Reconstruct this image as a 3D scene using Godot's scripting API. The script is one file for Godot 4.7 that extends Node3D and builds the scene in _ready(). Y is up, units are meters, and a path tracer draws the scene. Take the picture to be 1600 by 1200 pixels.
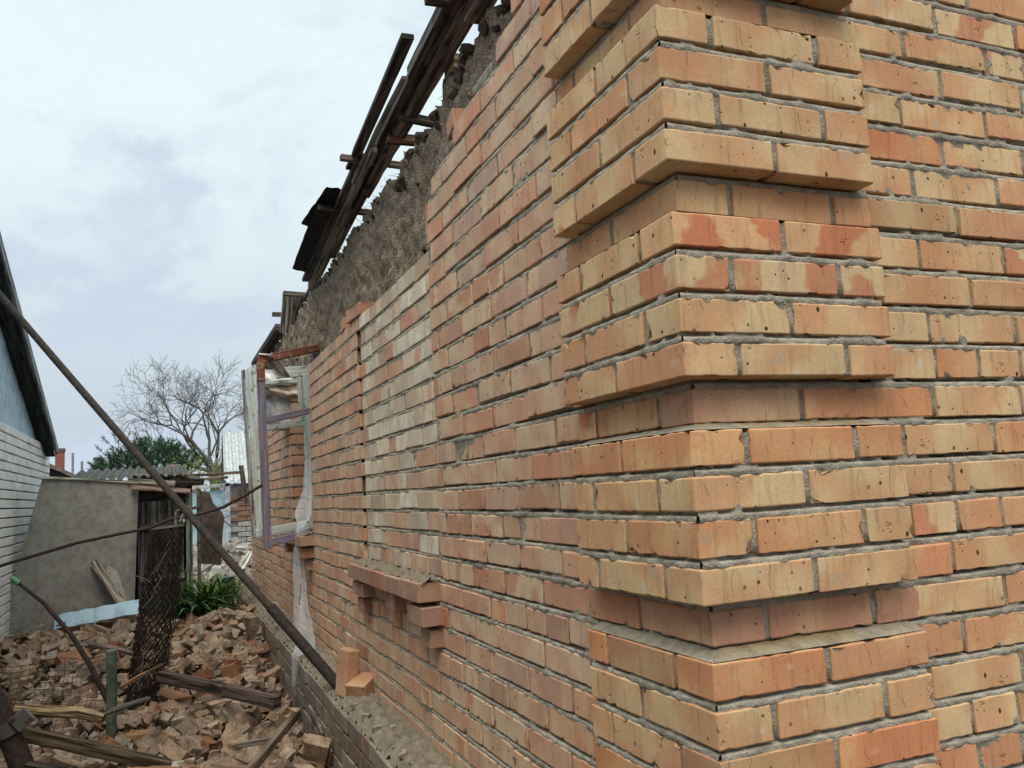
extends Node3D
# A brick house corner with broken eaves, beside a narrow yard heaped with rubble, under an overcast sky.
# Units are metres, y up. The side wall runs towards -z in the plane x = RECESS, the front wall runs towards +x in z = -RECESS.

const RECESS := 0.042          # how far the walls stand back behind the corner pilaster
const COURSE := 0.08           # brick 65 mm and joint 15 mm
const PILASTER := 0.498
const GROUND := -1.75
const EYE := Vector3(-0.8563, -0.1770, 1.2548)

var noise := FastNoiseLite.new()
var rough := FastNoiseLite.new()
var rng := RandomNumberGenerator.new()
var used := {}
var M := {}
var bricks: Array[Dictionary] = []


class MB:   # collects triangles for one mesh
	var v := PackedVector3Array()
	var n := PackedVector3Array()
	var t := PackedVector2Array()
	var c := PackedColorArray()
	var ix := PackedInt32Array()
	var noise: FastNoiseLite

	func vert(p: Vector3, nn: Vector3, uv: Vector2, col: Color) -> int:
		v.append(p)
		n.append(nn)
		t.append(uv)
		c.append(col)
		return v.size() - 1

	func tri(a: int, b: int, d: int) -> void:
		if (v[b] - v[a]).cross(v[d] - v[a]).dot(n[a]) > 0.0:
			ix.append_array([a, d, b])
		else:
			ix.append_array([a, b, d])

	func face(pts: Array, col: Color, uvs := 1.0) -> void:   # one flat polygon
		var nn: Vector3 = (pts[1] - pts[0]).cross(pts[2] - pts[0]).normalized()
		var ax: Vector3 = (pts[1] - pts[0]).normalized()
		var ay := nn.cross(ax)
		var first := v.size()
		for p in pts:
			var q: Vector3 = p - pts[0]
			vert(p, nn, Vector2(q.dot(ax), q.dot(ay)) * uvs, col)
		for k in range(1, pts.size() - 1):
			tri(first, first + k, first + k + 1)

	func cuts(h: float, r: float, step: float) -> PackedFloat32Array:
		var a := PackedFloat32Array([-h])
		var m := int(maxf(1.0, round((2.0 * h - 2.0 * r) / step)))
		for k in m + 1:
			a.append(lerpf(-h + r, h - r, float(k) / m))
		a.append(h)
		return a

	func rbox(xf: Transform3D, s: Vector3, r: float, step: float, col: Color, uvo := Vector2.ZERO, chip := 0.0, ns := Vector3.ZERO, uvs := 1.0, skip := 0) -> void:
		var h := s * 0.5
		r = minf(r, minf(h.x, minf(h.y, h.z)) * 0.9)
		var inner := h - Vector3(r, r, r)
		var cc := [cuts(h.x, r, step), cuts(h.y, r, step), cuts(h.z, r, step)]
		for f in 6:
			if skip & (1 << f):
				continue
			var a := f >> 1
			var sg := 1.0 if f & 1 else -1.0
			var b := (a + 1) % 3
			var d := (a + 2) % 3
			var cb: PackedFloat32Array = cc[b]
			var cd: PackedFloat32Array = cc[d]
			var first := v.size()
			for p in cb:
				for q in cd:
					var w := Vector3.ZERO
					w[a] = sg * h[a]
					w[b] = p
					w[d] = q
					var k := w.clamp(-inner, inner)
					var nn := (w - k).normalized()
					var o := k + nn * r
					if chip > 0.0:
						var edge := int(absf(p) > inner[b] - 0.0005) + int(absf(q) > inner[d] - 0.0005)
						var nv := noise.get_noise_3dv(w * 75.0 + ns)
						if edge > 0:
							o -= nn * (maxf(0.0, nv) * chip + maxf(0.0, nv - 0.32) * chip * 4.0)
						else:
							o += nn * nv * 0.0012
					var uv: Vector2
					if a == 2:
						uv = Vector2(w.x, -w.y)
					elif a == 0:
						uv = Vector2(w.z * -sg - h.z - h.x, -w.y) if sg > 0 else Vector2(w.z - h.z - h.x, -w.y)
					else:
						uv = Vector2(w.x, w.z)
					vert(xf * o, xf.basis * nn, uv * uvs + uvo, col)
			var w2 := cd.size()
			for i in cb.size() - 1:
				for j in w2 - 1:
					var e := first + i * w2 + j
					tri(e, e + 1, e + w2)
					tri(e + 1, e + w2 + 1, e + w2)

	func plank(a: Vector3, b: Vector3, w: float, th: float, up: Vector3, col: Color, seg := 0.25, warp := 0.0, r := 0.004, chip := 0.0) -> void:
		# a board from a to b, w wide across, th thick along up
		var x := (b - a).normalized()
		var z := x.cross(up).normalized()
		var y := z.cross(x)
		var first := v.size()
		var len := a.distance_to(b)
		rbox(Transform3D(Basis(x, y, z), (a + b) * 0.5), Vector3(len, th, w), r, seg, col, Vector2(fmod(absf(a.x * 7.3 + a.z * 3.1), 1.0), fmod(absf(a.y * 5.7 + b.x), 1.0)), chip, a * 9.0)
		if warp > 0.0:
			for i in range(first, v.size()):
				var s := (v[i] - a).dot(x) / len
				v[i] += y * (sin(s * PI) * warp) + z * (noise.get_noise_2d(s * 4.0, a.z * 40.0) * warp * 0.4)

	func tube(pts: Array, radii: Array, sides: int, col: Color, caps := true, bump := 0.0) -> void:
		var first := v.size()
		var along := 0.0
		var ref := Vector3.UP
		for i in pts.size():
			var d: Vector3 = (pts[mini(i + 1, pts.size() - 1)] - pts[maxi(i - 1, 0)]).normalized()
			if absf(d.dot(ref)) > 0.95:
				ref = Vector3.RIGHT
			var x := d.cross(ref).normalized()
			var y := x.cross(d)
			if i > 0:
				along += pts[i].distance_to(pts[i - 1])
			for k in sides + 1:
				var an := TAU * k / sides
				var nn := x * cos(an) + y * sin(an)
				var rr: float = radii[i]
				if bump > 0.0:
					rr *= 1.0 + bump * noise.get_noise_3d(along * 50.0, cos(an) * 2.0, sin(an) * 2.0)
				vert(pts[i] + nn * rr, nn, Vector2(along, an / TAU * radii[0] * 6.3), col)
		for i in pts.size() - 1:
			for k in sides:
				var e := first + i * (sides + 1) + k
				tri(e, e + 1, e + sides + 1)
				tri(e + 1, e + sides + 2, e + sides + 1)
		if caps:
			for end in 2:
				var i := 0 if end == 0 else pts.size() - 1
				var d: Vector3 = (pts[0] - pts[1]).normalized() if end == 0 else (pts[i] - pts[i - 1]).normalized()
				var m := vert(pts[i], d, Vector2.ZERO, col)
				var f2 := v.size()
				for k in sides + 1:
					vert(v[first + i * (sides + 1) + k], d, Vector2(0.01 * k, 0.0), col)
				for k in sides:
					tri(m, f2 + k, f2 + k + 1)

	func grid(p: PackedVector3Array, nx: int, hint: Vector3, cols: PackedColorArray, uv: PackedVector2Array, skip := PackedByteArray()) -> void:
		# a sheet of nx columns; hint tells which side is out
		var ny := p.size() / nx
		var first := v.size()
		for j in ny:
			for i in nx:
				var e := j * nx + i
				var dx := p[e + (1 if i < nx - 1 else 0)] - p[e - (1 if i > 0 else 0)]
				var dy := p[e + (nx if j < ny - 1 else 0)] - p[e - (nx if j > 0 else 0)]
				var nn := dx.cross(dy).normalized()
				if nn.dot(hint) < 0.0:
					nn = -nn
				vert(p[e], nn, uv[e] if uv.size() else Vector2(p[e].x, p[e].z), cols[e] if cols.size() > 1 else cols[0])
		for j in ny - 1:
			for i in nx - 1:
				if skip.size() and skip[j * nx + i]:
					continue
				var e := first + j * nx + i
				tri(e, e + 1, e + nx)
				tri(e + 1, e + nx + 1, e + nx)

	func lump(xf: Transform3D, s: Vector3, col: Color, ns: Vector3, amount := 0.35, res := 4, square := 0.5) -> void:
		# a broken chunk: between a box and a ball, pushed about by noise
		for f in 6:
			var a := f >> 1
			var sg := 1.0 if f & 1 else -1.0
			var b := (a + 1) % 3
			var d := (a + 2) % 3
			var p := PackedVector3Array()
			var uv := PackedVector2Array()
			for i in res + 1:
				for j in res + 1:
					var w := Vector3.ZERO
					w[a] = sg
					w[b] = 2.0 * i / res - 1.0
					w[d] = 2.0 * j / res - 1.0
					w = w.lerp(w.normalized() * 1.25, 1.0 - square)
					w *= 1.0 + amount * noise.get_noise_3dv(w * 1.9 + ns) + amount * 0.4 * noise.get_noise_3dv(w * 6.0 + ns)
					w = xf * (w * s * 0.5)
					p.append(w)
					uv.append(Vector2(w.x + w.y * 0.4 + 0.3, w.z + w.y * 0.6 + 0.3))
			var hint := Vector3.ZERO
			hint[a] = sg
			grid(p, res + 1, xf.basis * hint, PackedColorArray([col]), uv)

	func mesh() -> ArrayMesh:
		var a := []
		a.resize(Mesh.ARRAY_MAX)
		a[Mesh.ARRAY_VERTEX] = v
		a[Mesh.ARRAY_NORMAL] = n
		a[Mesh.ARRAY_TEX_UV] = t
		a[Mesh.ARRAY_COLOR] = c
		a[Mesh.ARRAY_INDEX] = ix
		var m := ArrayMesh.new()
		m.add_surface_from_arrays(Mesh.PRIMITIVE_TRIANGLES, a)
		return m


# ---------------------------------------------------------------- names and nodes

func mb() -> MB:
	var b := MB.new()
	b.noise = noise
	return b


func numbered(called: String) -> String:
	used[called] = used.get(called, -1) + 1
	return called if used[called] == 0 else "%s_%03d" % [called, used[called]]


func tag(o: Node3D, label: String, category: String, group := "", kind := "") -> void:
	if label:
		o.set_meta("label", label)
	if category:
		o.set_meta("category", category)
	if group:
		o.set_meta("group", group)
	if kind:
		o.set_meta("kind", kind)


func thing(called: String, at: Vector3, label: String, category: String, group := "") -> Node3D:
	var o := Node3D.new()
	o.name = numbered(called)
	o.position = at
	add_child(o)
	tag(o, label, category, group)
	return o


func origin_of(o: Node) -> Vector3:
	var p := Vector3.ZERO
	while o is Node3D and o != self:
		p += (o as Node3D).position
		o = o.get_parent()
	return p


func part(parent: Node3D, called: String, b: MB, m: Material) -> MeshInstance3D:   # a mesh given in world coordinates
	var o := MeshInstance3D.new()
	o.name = called
	o.mesh = b.mesh()
	o.material_override = m
	o.mesh.surface_set_material(0, m)
	o.position = -origin_of(parent)
	parent.add_child(o, true)
	return o


func alone(called: String, at: Vector3, b: MB, m: Material, label: String, category: String, group := "", kind := "") -> MeshInstance3D:   # a thing that is one mesh given in world coordinates
	for i in b.v.size():
		b.v[i] -= at
	var o := MeshInstance3D.new()
	o.name = numbered(called)
	o.mesh = b.mesh()
	o.material_override = m
	o.position = at
	add_child(o)
	tag(o, label, category, group, kind)
	return o


# ---------------------------------------------------------------- textures and materials

func noise_image(size: int, seed_: int, freq: float, octaves := 3, warp := 0.0, warp_freq := 0.01) -> PackedByteArray:
	var f := FastNoiseLite.new()
	f.noise_type = FastNoiseLite.TYPE_SIMPLEX_SMOOTH
	f.seed = seed_
	f.frequency = freq
	f.fractal_octaves = octaves
	if warp > 0.0:
		f.domain_warp_enabled = true
		f.domain_warp_type = FastNoiseLite.DOMAIN_WARP_SIMPLEX
		f.domain_warp_amplitude = warp
		f.domain_warp_frequency = warp_freq
		f.domain_warp_fractal_type = FastNoiseLite.DOMAIN_WARP_FRACTAL_PROGRESSIVE
		f.domain_warp_fractal_octaves = 2
	var im := f.get_image(size, size)
	im.convert(Image.FORMAT_L8)
	return im.get_data()


func stretched(size: int, seed_: int, freq: float, along: float) -> PackedByteArray:   # grain that runs along u
	var f := FastNoiseLite.new()
	f.noise_type = FastNoiseLite.TYPE_SIMPLEX_SMOOTH
	f.seed = seed_
	f.frequency = freq
	f.fractal_octaves = 4
	f.domain_warp_enabled = true
	f.domain_warp_amplitude = 14.0
	f.domain_warp_frequency = 0.006
	var im := f.get_image(maxi(8, int(size * along)), size)
	im.convert(Image.FORMAT_L8)
	im.resize(size, size, Image.INTERPOLATE_CUBIC)
	return im.get_data()


func tex(size: int, data: PackedByteArray, format := Image.FORMAT_RGB8) -> ImageTexture:
	return ImageTexture.create_from_image(Image.create_from_data(size, size, false, format, data))


func two_tone(size: int, a: Color, b: Color, mask: PackedByteArray, grain: PackedByteArray, lo: float, hi: float, depth := 0.3) -> ImageTexture:
	var d := PackedByteArray()
	d.resize(size * size * 3)
	for i in size * size:
		var k := smoothstep(lo, hi, mask[i] / 255.0)
		var g := 1.0 - depth + depth * grain[i] / 127.5
		d[i * 3] = clampi(int(lerpf(a.r, b.r, k) * g * 255.0), 0, 255)
		d[i * 3 + 1] = clampi(int(lerpf(a.g, b.g, k) * g * 255.0), 0, 255)
		d[i * 3 + 2] = clampi(int(lerpf(a.b, b.b, k) * g * 255.0), 0, 255)
	return tex(size, d)


func mat(albedo: Texture2D, roughness := 0.9, height: Texture2D = null, scale := 0.2, uv := 1.0, tri := false, tint := Color.WHITE) -> StandardMaterial3D:
	var m := StandardMaterial3D.new()
	m.albedo_texture = albedo
	m.albedo_color = tint
	m.roughness = roughness
	m.metallic_specular = 0.3
	m.vertex_color_use_as_albedo = true
	m.uv1_scale = Vector3.ONE * uv
	m.texture_filter = BaseMaterial3D.TEXTURE_FILTER_LINEAR_WITH_MIPMAPS_ANISOTROPIC
	if tri:
		m.uv1_triplanar = true
		m.uv1_world_triplanar = true
	if height:
		m.heightmap_enabled = true
		m.heightmap_texture = height
		m.heightmap_scale = scale
	return m


func brick_texture(kind: int) -> Array:
	# four bands of clay: yellow, marbled, orange and pink-brown; pits and fine cracks over all of them
	var size := 1024
	var swirl := noise_image(size, 11, 0.0045, 1, 70.0, 0.005)
	var drift := noise_image(size, 12, 0.007, 2, 30.0)
	var haze := noise_image(size, 15, 0.010, 2, 40.0)
	var grain := noise_image(size, 13, 0.09, 4)
	var streak := stretched(size, 14, 0.05, 0.10)
	# light clay, fired clay, where one turns into the other, how soft that edge is, how much pink haze
	var hue := [[Vector3(216, 183, 139), Vector3(210, 163, 121), 0.62, 0.22, 0.25], [Vector3(218, 189, 146), Vector3(204, 142, 107), 0.52, 0.07, 0.35],
		[Vector3(214, 174, 130), Vector3(206, 152, 113), 0.45, 0.25, 0.3], [Vector3(214, 177, 142), Vector3(199, 155, 128), 0.5, 0.22, 0.4]]
	if kind == 2:   # the side wall, paler and less saturated
		hue = [[Vector3(216, 186, 154), Vector3(211, 168, 137), 0.6, 0.22, 0.25], [Vector3(217, 188, 154), Vector3(204, 148, 116), 0.6, 0.12, 0.3],
			[Vector3(214, 173, 141), Vector3(207, 156, 125), 0.45, 0.25, 0.25], [Vector3(215, 183, 153), Vector3(201, 163, 140), 0.5, 0.2, 0.3]]
	if kind == 1:
		hue = [[Vector3(230, 220, 200), Vector3(218, 200, 178), 0.6, 0.2, 0.2], [Vector3(228, 216, 194), Vector3(212, 174, 146), 0.65, 0.1, 0.3],
			[Vector3(216, 204, 180), Vector3(200, 182, 158), 0.5, 0.2, 0.1], [Vector3(202, 182, 162), Vector3(196, 160, 138), 0.5, 0.2, 0.3]]
	var d := PackedByteArray()
	d.resize(size * size * 3)
	var hd := PackedByteArray()
	hd.resize(size * size)
	var cream := Vector3(220, 189, 148)
	var pink := Vector3(198, 150, 128)
	for y in size:
		var q: Array = hue[y / 256]
		var c0: Vector3 = q[0]
		var c1: Vector3 = q[1]
		for x in size:
			var i := y * size + x
			var soft: float = q[3] * (0.4 + haze[i] / 200.0)
			var k := smoothstep(q[2] - soft, q[2] + soft, swirl[i] / 255.0)
			var c := c0.lerp(cream, clampf(drift[i] / 170.0 - 0.7, 0.0, 0.7)).lerp(c1, k)
			c = c.lerp(pink, clampf(haze[i] / 110.0 - 1.2, 0.0, 1.0) * q[4])
			var g := 0.90 + grain[i] * 0.00035 + drift[x * size + y] * 0.0003 - maxf(0.0, streak[x * size + y] - 150) * 0.0013
			d[i * 3] = int(minf(255.0, c.x * g))
			d[i * 3 + 1] = int(minf(255.0, c.y * g))
			d[i * 3 + 2] = int(minf(255.0, c.z * g))
			hd[i] = 190 + grain[i] / 14 - streak[x * size + y] / 24
	var r := RandomNumberGenerator.new()
	r.seed = 5
	var pits := []
	for k in 620:   # pits
		var rad := 0.6 + pow(r.randf(), 5.0) * 3.4
		pits.append([r.randf() * size, r.randf() * size, rad, rad * r.randf_range(0.7, 1.6), r.randf_range(0.25, 0.7)])
	for k in 60:   # hair cracks, mostly straight across the brick
		var p := Vector2(r.randf(), r.randf()) * size
		var a := PI * 0.5 + r.randfn(0.0, 0.2)
		var dark := r.randf_range(0.5, 0.85)
		for s in r.randi_range(12, 60):
			a += r.randfn(0.0, 0.07)
			p += Vector2.from_angle(a + r.randfn(0.0, 0.25)) * 1.2
			pits.append([p.x, p.y, 0.62, 0.62, dark])
	for k in 26:   # rough scars where the face has spalled
		var p := Vector2(r.randf(), r.randf()) * size
		var w := r.randf_range(3.0, 11.0)
		for s in 16:
			var q := p + Vector2(r.randfn(), r.randfn() * 0.7) * w * 0.5
			pits.append([q.x, q.y, w * r.randf_range(0.12, 0.3), w * r.randf_range(0.1, 0.25), r.randf_range(0.86, 0.96)])
	for k in 110:   # lime bloom, smeared mortar and grime
		var p := Vector2(r.randf(), r.randf()) * size
		var rx := r.randf_range(5.0, 26.0)
		var ry := r.randf_range(5.0, 20.0)
		var tone: Vector3 = [Vector3(216, 206, 194), Vector3(176, 166, 148), Vector3(168, 132, 100), Vector3(206, 156, 116)][k % 4]
		var share := r.randf_range(0.15, 0.5)
		for dy in range(-int(ry), int(ry) + 1):
			for dx in range(-int(rx), int(rx) + 1):
				var i := posmod(int(p.y) + dy, size) * size + posmod(int(p.x) + dx, size)
				var e := Vector2(dx / rx, dy / ry).length() + (haze[i] - 128) / 190.0 + (grain[i] - 128) / 300.0
				if e < 0.8:
					var f := share * smoothstep(0.8, 0.35, e)
					d[i * 3] = int(lerpf(d[i * 3], tone.x, f))
					d[i * 3 + 1] = int(lerpf(d[i * 3 + 1], tone.y, f))
					d[i * 3 + 2] = int(lerpf(d[i * 3 + 2], tone.z, f))
	for pit in pits:
		for dy in range(-int(pit[3]) - 1, int(pit[3]) + 2):
			for dx in range(-int(pit[2]) - 1, int(pit[2]) + 2):
				var e := Vector2(dx / pit[2], dy / pit[3]).length()
				if e < 1.25:
					var i := posmod(int(pit[1]) + dy, size) * size + posmod(int(pit[0]) + dx, size)
					var g: float = lerpf(pit[4], 1.0, smoothstep(0.5, 1.25, e))
					for ch in 3:
						d[i * 3 + ch] = int(d[i * 3 + ch] * g)
					hd[i] = int(hd[i] * lerpf(0.25, 1.0, smoothstep(0.4, 1.25, e)))
	return [tex(size, d), tex(size, hd, Image.FORMAT_L8)]


func clay_texture() -> Array:   # clay daub: coarse crumbs, straw, streaks left by rain
	var size := 1024
	var crumb := noise_image(size, 31, 0.06, 4)
	var broad := noise_image(size, 32, 0.008, 3)
	var streak := stretched(size, 33, 0.04, 0.1)
	var d := PackedByteArray()
	d.resize(size * size * 3)
	var hd := PackedByteArray()
	hd.resize(size * size)
	for y in size:
		for x in size:
			var i := y * size + x
			var s := streak[x * size + y]
			var g := 0.26 + crumb[i] * 0.0030 + broad[i] * 0.0009 + s * 0.0006
			d[i * 3] = int(minf(255.0, 170.0 * g))
			d[i * 3 + 1] = int(minf(255.0, 152.0 * g))
			d[i * 3 + 2] = int(minf(255.0, 132.0 * g))
			hd[i] = clampi(int(crumb[i] * 0.6 + s * 0.4), 0, 255)
	var r := RandomNumberGenerator.new()
	r.seed = 8
	for k in 2600:   # straw
		var p := Vector2(r.randf(), r.randf()) * size
		var a := r.randfn(PI / 2, 0.7)
		var light := r.randf() < 0.55
		for s in r.randi_range(5, 22):
			a += r.randfn(0.0, 0.08)
			p += Vector2.from_angle(a)
			var i := posmod(int(p.y), size) * size + posmod(int(p.x), size)
			for ch in 3:
				d[i * 3 + ch] = clampi(int(d[i * 3 + ch] * (1.35 if light else 0.55)), 0, 255)
			hd[i] = 255 if light else int(hd[i] * 0.3)
	return [tex(size, d), tex(size, hd, Image.FORMAT_L8)]


func make_materials() -> void:
	var S := 512
	var b := brick_texture(0)
	M.brick = mat(b[0], 0.82, b[1], 0.22)
	var bs := brick_texture(2)
	M.side_brick = mat(bs[0], 0.78, b[1], 0.22)
	M.side_brick.metallic_specular = 0.45
	var bp := brick_texture(1)
	M.pale_brick = mat(bp[0], 0.9, bp[1], 0.22)
	var fine := noise_image(S, 21, 0.12, 4)
	var mid := noise_image(S, 22, 0.02, 5)
	var blot := noise_image(S, 23, 0.012, 4, 30.0)
	var grain := stretched(S, 24, 0.045, 0.06)
	var grain2 := stretched(S, 25, 0.09, 0.1)
	var speck := noise_image(S, 26, 0.2, 2)
	var hfine := tex(S, fine, Image.FORMAT_L8)
	var hmid := tex(S, mid, Image.FORMAT_L8)
	var hgrain := tex(S, grain, Image.FORMAT_L8)
	var sand := two_tone(S, Color8(173, 165, 150), Color8(146, 137, 122), mid, fine, 0.25, 0.8, 0.12)
	M.mortar = mat(sand, 0.95, hfine, 0.22, 2.2, true)
	var c := clay_texture()
	M.clay = mat(c[0], 0.97, c[1], 1.0, 1.4, true)
	var dusty := two_tone(S, Color(0.92, 0.9, 0.88), Color(0.68, 0.66, 0.63), blot, fine, 0.3, 0.8, 0.3)
	M.dust = mat(dusty, 0.96, hmid, 0.8, 1.6, true)
	M.earth = mat(dusty, 0.98, hmid, 1.6, 2.2, true, Color(0.42, 0.35, 0.285))
	var wood := two_tone(S, Color(0.95, 0.93, 0.9), Color(0.45, 0.43, 0.41), grain, grain2, 0.3, 0.85, 0.3)
	M.wood = mat(wood, 0.88, hgrain, 0.25)
	M.bark = mat(wood, 0.95, hgrain, 1.6, 2.0)
	M.purple = mat(two_tone(S, Color8(116, 110, 126), Color8(130, 112, 102), blot, grain, 0.6, 0.8, 0.22), 0.6, hfine, 0.06, 1.5)
	M.redwood = mat(two_tone(S, Color8(122, 78, 62), Color8(160, 124, 104), blot, grain, 0.6, 0.8, 0.25), 0.7, hfine, 0.06, 2.0)
	M.white_paint = mat(two_tone(S, Color8(200, 206, 200), Color8(150, 145, 136), blot, grain, 0.7, 0.8, 0.14), 0.55, hfine, 0.06, 1.5)
	M.rust = mat(two_tone(S, Color8(58, 54, 51), Color8(84, 67, 57), mid, speck, 0.4, 0.85, 0.25), 0.8, hfine, 0.08, 2.5)
	M.iron = mat(two_tone(S, Color8(140, 134, 126), Color8(104, 84, 70), blot, speck, 0.5, 0.8, 0.2), 0.7, hfine, 0.05, 2.0)
	M.plaster = mat(two_tone(S, Color8(156, 154, 148), Color8(140, 137, 130), mid, fine, 0.3, 0.8, 0.12), 0.95, hfine, 0.4, 1.2, true)
	M.white_brick = mat(two_tone(S, Color8(240, 241, 238), Color8(222, 223, 219), mid, fine, 0.4, 0.8, 0.1), 0.9, hfine, 0.3, 2.0, true)
	M.blue_sheet = mat(two_tone(S, Color8(172, 198, 210), Color8(150, 174, 188), blot, fine, 0.4, 0.8, 0.06), 0.5)
	M.slate = mat(two_tone(S, Color8(206, 208, 202), Color8(170, 170, 164), mid, fine, 0.45, 0.8, 0.1), 0.85)
	M.plain = mat(two_tone(S, Color(0.95, 0.95, 0.95), Color(0.75, 0.75, 0.75), mid, fine, 0.3, 0.8, 0.16), 0.9)
	M.felt = mat(two_tone(S, Color(0.9, 0.9, 0.92), Color(0.6, 0.6, 0.62), blot, fine, 0.3, 0.8, 0.25), 0.85, hmid, 0.4, 2.0, true, Color8(58, 56, 60))
	M.needles = mat(null, 0.8)
	M.needles.cull_mode = BaseMaterial3D.CULL_DISABLED
	M.leaf = mat(null, 0.55)
	M.leaf.cull_mode = BaseMaterial3D.CULL_DISABLED
	M.leaf.backlight_enabled = true
	M.leaf.backlight = Color(0.12, 0.2, 0.05)
	M.film = StandardMaterial3D.new()
	M.film.albedo_color = Color(0.86, 0.88, 0.9, 0.30)
	M.film.transparency = BaseMaterial3D.TRANSPARENCY_ALPHA
	M.film.roughness = 0.35
	M.film.cull_mode = BaseMaterial3D.CULL_DISABLED


# ---------------------------------------------------------------- sky

func sky_image() -> Image:
	var w := 1536
	var h := 768
	var im := Image.create_empty(w, h, false, Image.FORMAT_RGBF)
	var f := FastNoiseLite.new()
	f.noise_type = FastNoiseLite.TYPE_SIMPLEX_SMOOTH
	f.seed = 77
	f.frequency = 1.5
	f.fractal_octaves = 4
	f.domain_warp_enabled = true
	f.domain_warp_amplitude = 0.35
	f.domain_warp_frequency = 1.2
	var low := Color8(196, 210, 222).srgb_to_linear()
	var bright := Color8(233, 249, 253).srgb_to_linear()
	var grey := Color8(205, 218, 235).srgb_to_linear()
	for y in h:
		var el := PI * (0.5 - (y + 0.5) / h)
		if el < -0.06:
			var g := Color(0.16, 0.15, 0.14)
			for x in w:
				im.set_pixel(x, y, g)
			continue
		var s := sin(maxf(el, 0.0))
		var rise := 1.0 + 1.1 * smoothstep(0.5, 1.0, s)   # an overcast sky is brightest overhead
		var base := low.lerp(bright, smoothstep(0.02, 0.42, s))
		for x in w:
			var az := TAU * ((x + 0.5) / w - 0.5)
			var dir := Vector3(sin(az) * cos(el), s, -cos(az) * cos(el))
			var q := dir / (s + 0.35)
			var n := f.get_noise_3d(q.x * 1.3, q.y, q.z * 1.3)
			var k := smoothstep(-0.22, 0.35, n) * smoothstep(0.75, 0.2, s) * 0.9 + smoothstep(0.0, 0.5, n) * 0.3
			im.set_pixel(x, y, base.lerp(grey, clampf(k, 0.0, 1.0)) * rise)
	return im


# ---------------------------------------------------------------- masonry

func brick(wall: String, at: Vector3, size: Vector3, turn: float, out: Vector3, opts := {}) -> void:
	# remembers a brick; size is along the wall, up, into the wall; turn is the yaw that brings x along the wall
	var d := at - EYE
	var dist := d.length()
	var show := size.x * size.y * maxf(0.05, -d.normalized().dot(out)) / (dist * dist)
	if at.y > 1.0 or at.x > 1.35:
		show *= 0.1
	var b := {"wall": wall, "at": at, "size": size, "turn": turn, "show": show, "dist": dist, "pale": opts.get("pale", false), "band": opts.get("band", -1), "tint": opts.get("tint", Color.WHITE), "skew": opts.get("skew", 0.004)}
	bricks.append(b)


func brick_shape(into: MB, b: Dictionary, at: Vector3) -> void:
	var near: bool = b.dist < 3.0
	var s: Vector3 = b.size
	s.y += rng.randf_range(-0.0028, 0.0012)
	var k: float = b.skew
	var basis := Basis(Vector3.UP, b.turn + rng.randfn(0.0, k * 1.3)) * Basis(Vector3(0, 0, 1), rng.randfn(0.0, k)) * Basis(Vector3(1, 0, 0), rng.randfn(0.0, k * 1.5))
	var band: int = b.band
	if band < 0:
		var p := rng.randf()
		if b.wall == "front_wall" or b.wall == "corner_pilaster":
			band = 0 if p < 0.38 else 1 if p < 0.54 else 2 if p < 0.88 else 4
		else:
			band = 0 if p < 0.46 else 1 if p < 0.54 else 2 if p < 0.82 else 3
	var uvo := Vector2(rng.randf_range(0.42, 0.85), band * 0.25 + rng.randf_range(0.05, 0.2))
	var way := 1.0 if rng.randf() < 0.5 else -1.0   # half of the bricks lie the other way round
	if way < 0.0:
		uvo.x = rng.randf_range(0.13, 0.60)
	var l := rng.randf_range(0.88, 1.0) * (0.84 if rng.randf() < 0.06 else 1.0)
	var warm := pow(rng.randf(), 5.0)   # a few bricks burnt a stronger red
	var tint: Color = b.tint * Color(l, l * (1.0 - warm * 0.24), l * (1.0 - warm * 0.34))
	tint.a = 1.0
	var ns := Vector3(rng.randf() * 900.0, rng.randf() * 900.0, 0.0)
	if near:
		into.rbox(Transform3D(basis, at), s, rng.randf_range(0.002, 0.0055), 0.015, tint, uvo, rng.randf_range(0.003, 0.010), ns, way)
	else:
		into.rbox(Transform3D(basis, at), s, 0.003, 0.06, tint, uvo, 0.003, ns, way)


func row(wall: String, c: int, u0: float, u1: float, side: bool, plane: float, opts := {}, hole := Vector2.ZERO) -> void:
	# one course of running bond between u0 and u1 along a wall; plane is how far the face stands back
	var y := c * COURSE + 0.0325
	var step := 0.2625
	var shift := (0.131 if posmod(c, 2) else 0.0) + rough.get_noise_2d(c * 37.0, 5.0 if side else 90.0) * 0.05
	var edges := []
	var u := floorf((u0 - shift) / step) * step + shift
	while u < u1 + step:
		edges.append(u)
		if rng.randf() < (0.16 if side else 0.10):
			edges.append(u + 0.131)
		u += step
	for i in edges.size() - 1:
		var a := maxf(edges[i] + 0.006, u0)
		var b := minf(edges[i + 1] - 0.006, u1)
		if b - a < 0.035:
			continue
		if hole != Vector2.ZERO:
			if a > hole.x - 0.01 and b < hole.y + 0.01:
				continue
			if a < hole.x and b > hole.x:
				b = hole.x
			elif a < hole.y and b > hole.y:
				a = hole.y
			if b - a < 0.03:
				continue
		var m := (a + b) * 0.5
		if opts.has("top") and y > opts.top.call(m) - rng.randf_range(-0.01, 0.03):
			continue
		var deep := 0.11
		var back := plane + deep * 0.5 + rng.randfn(0.0, 0.0018)
		if side:
			brick(wall, Vector3(back, y + rng.randfn(0, 0.0018), -m), Vector3(b - a, 0.065, deep), PI / 2, Vector3(-1, 0, 0), opts)
		else:
			brick(wall, Vector3(m, y + rng.randfn(0, 0.0018), -back), Vector3(b - a, 0.065, deep), 0.0, Vector3(0, 0, 1), opts)


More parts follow.
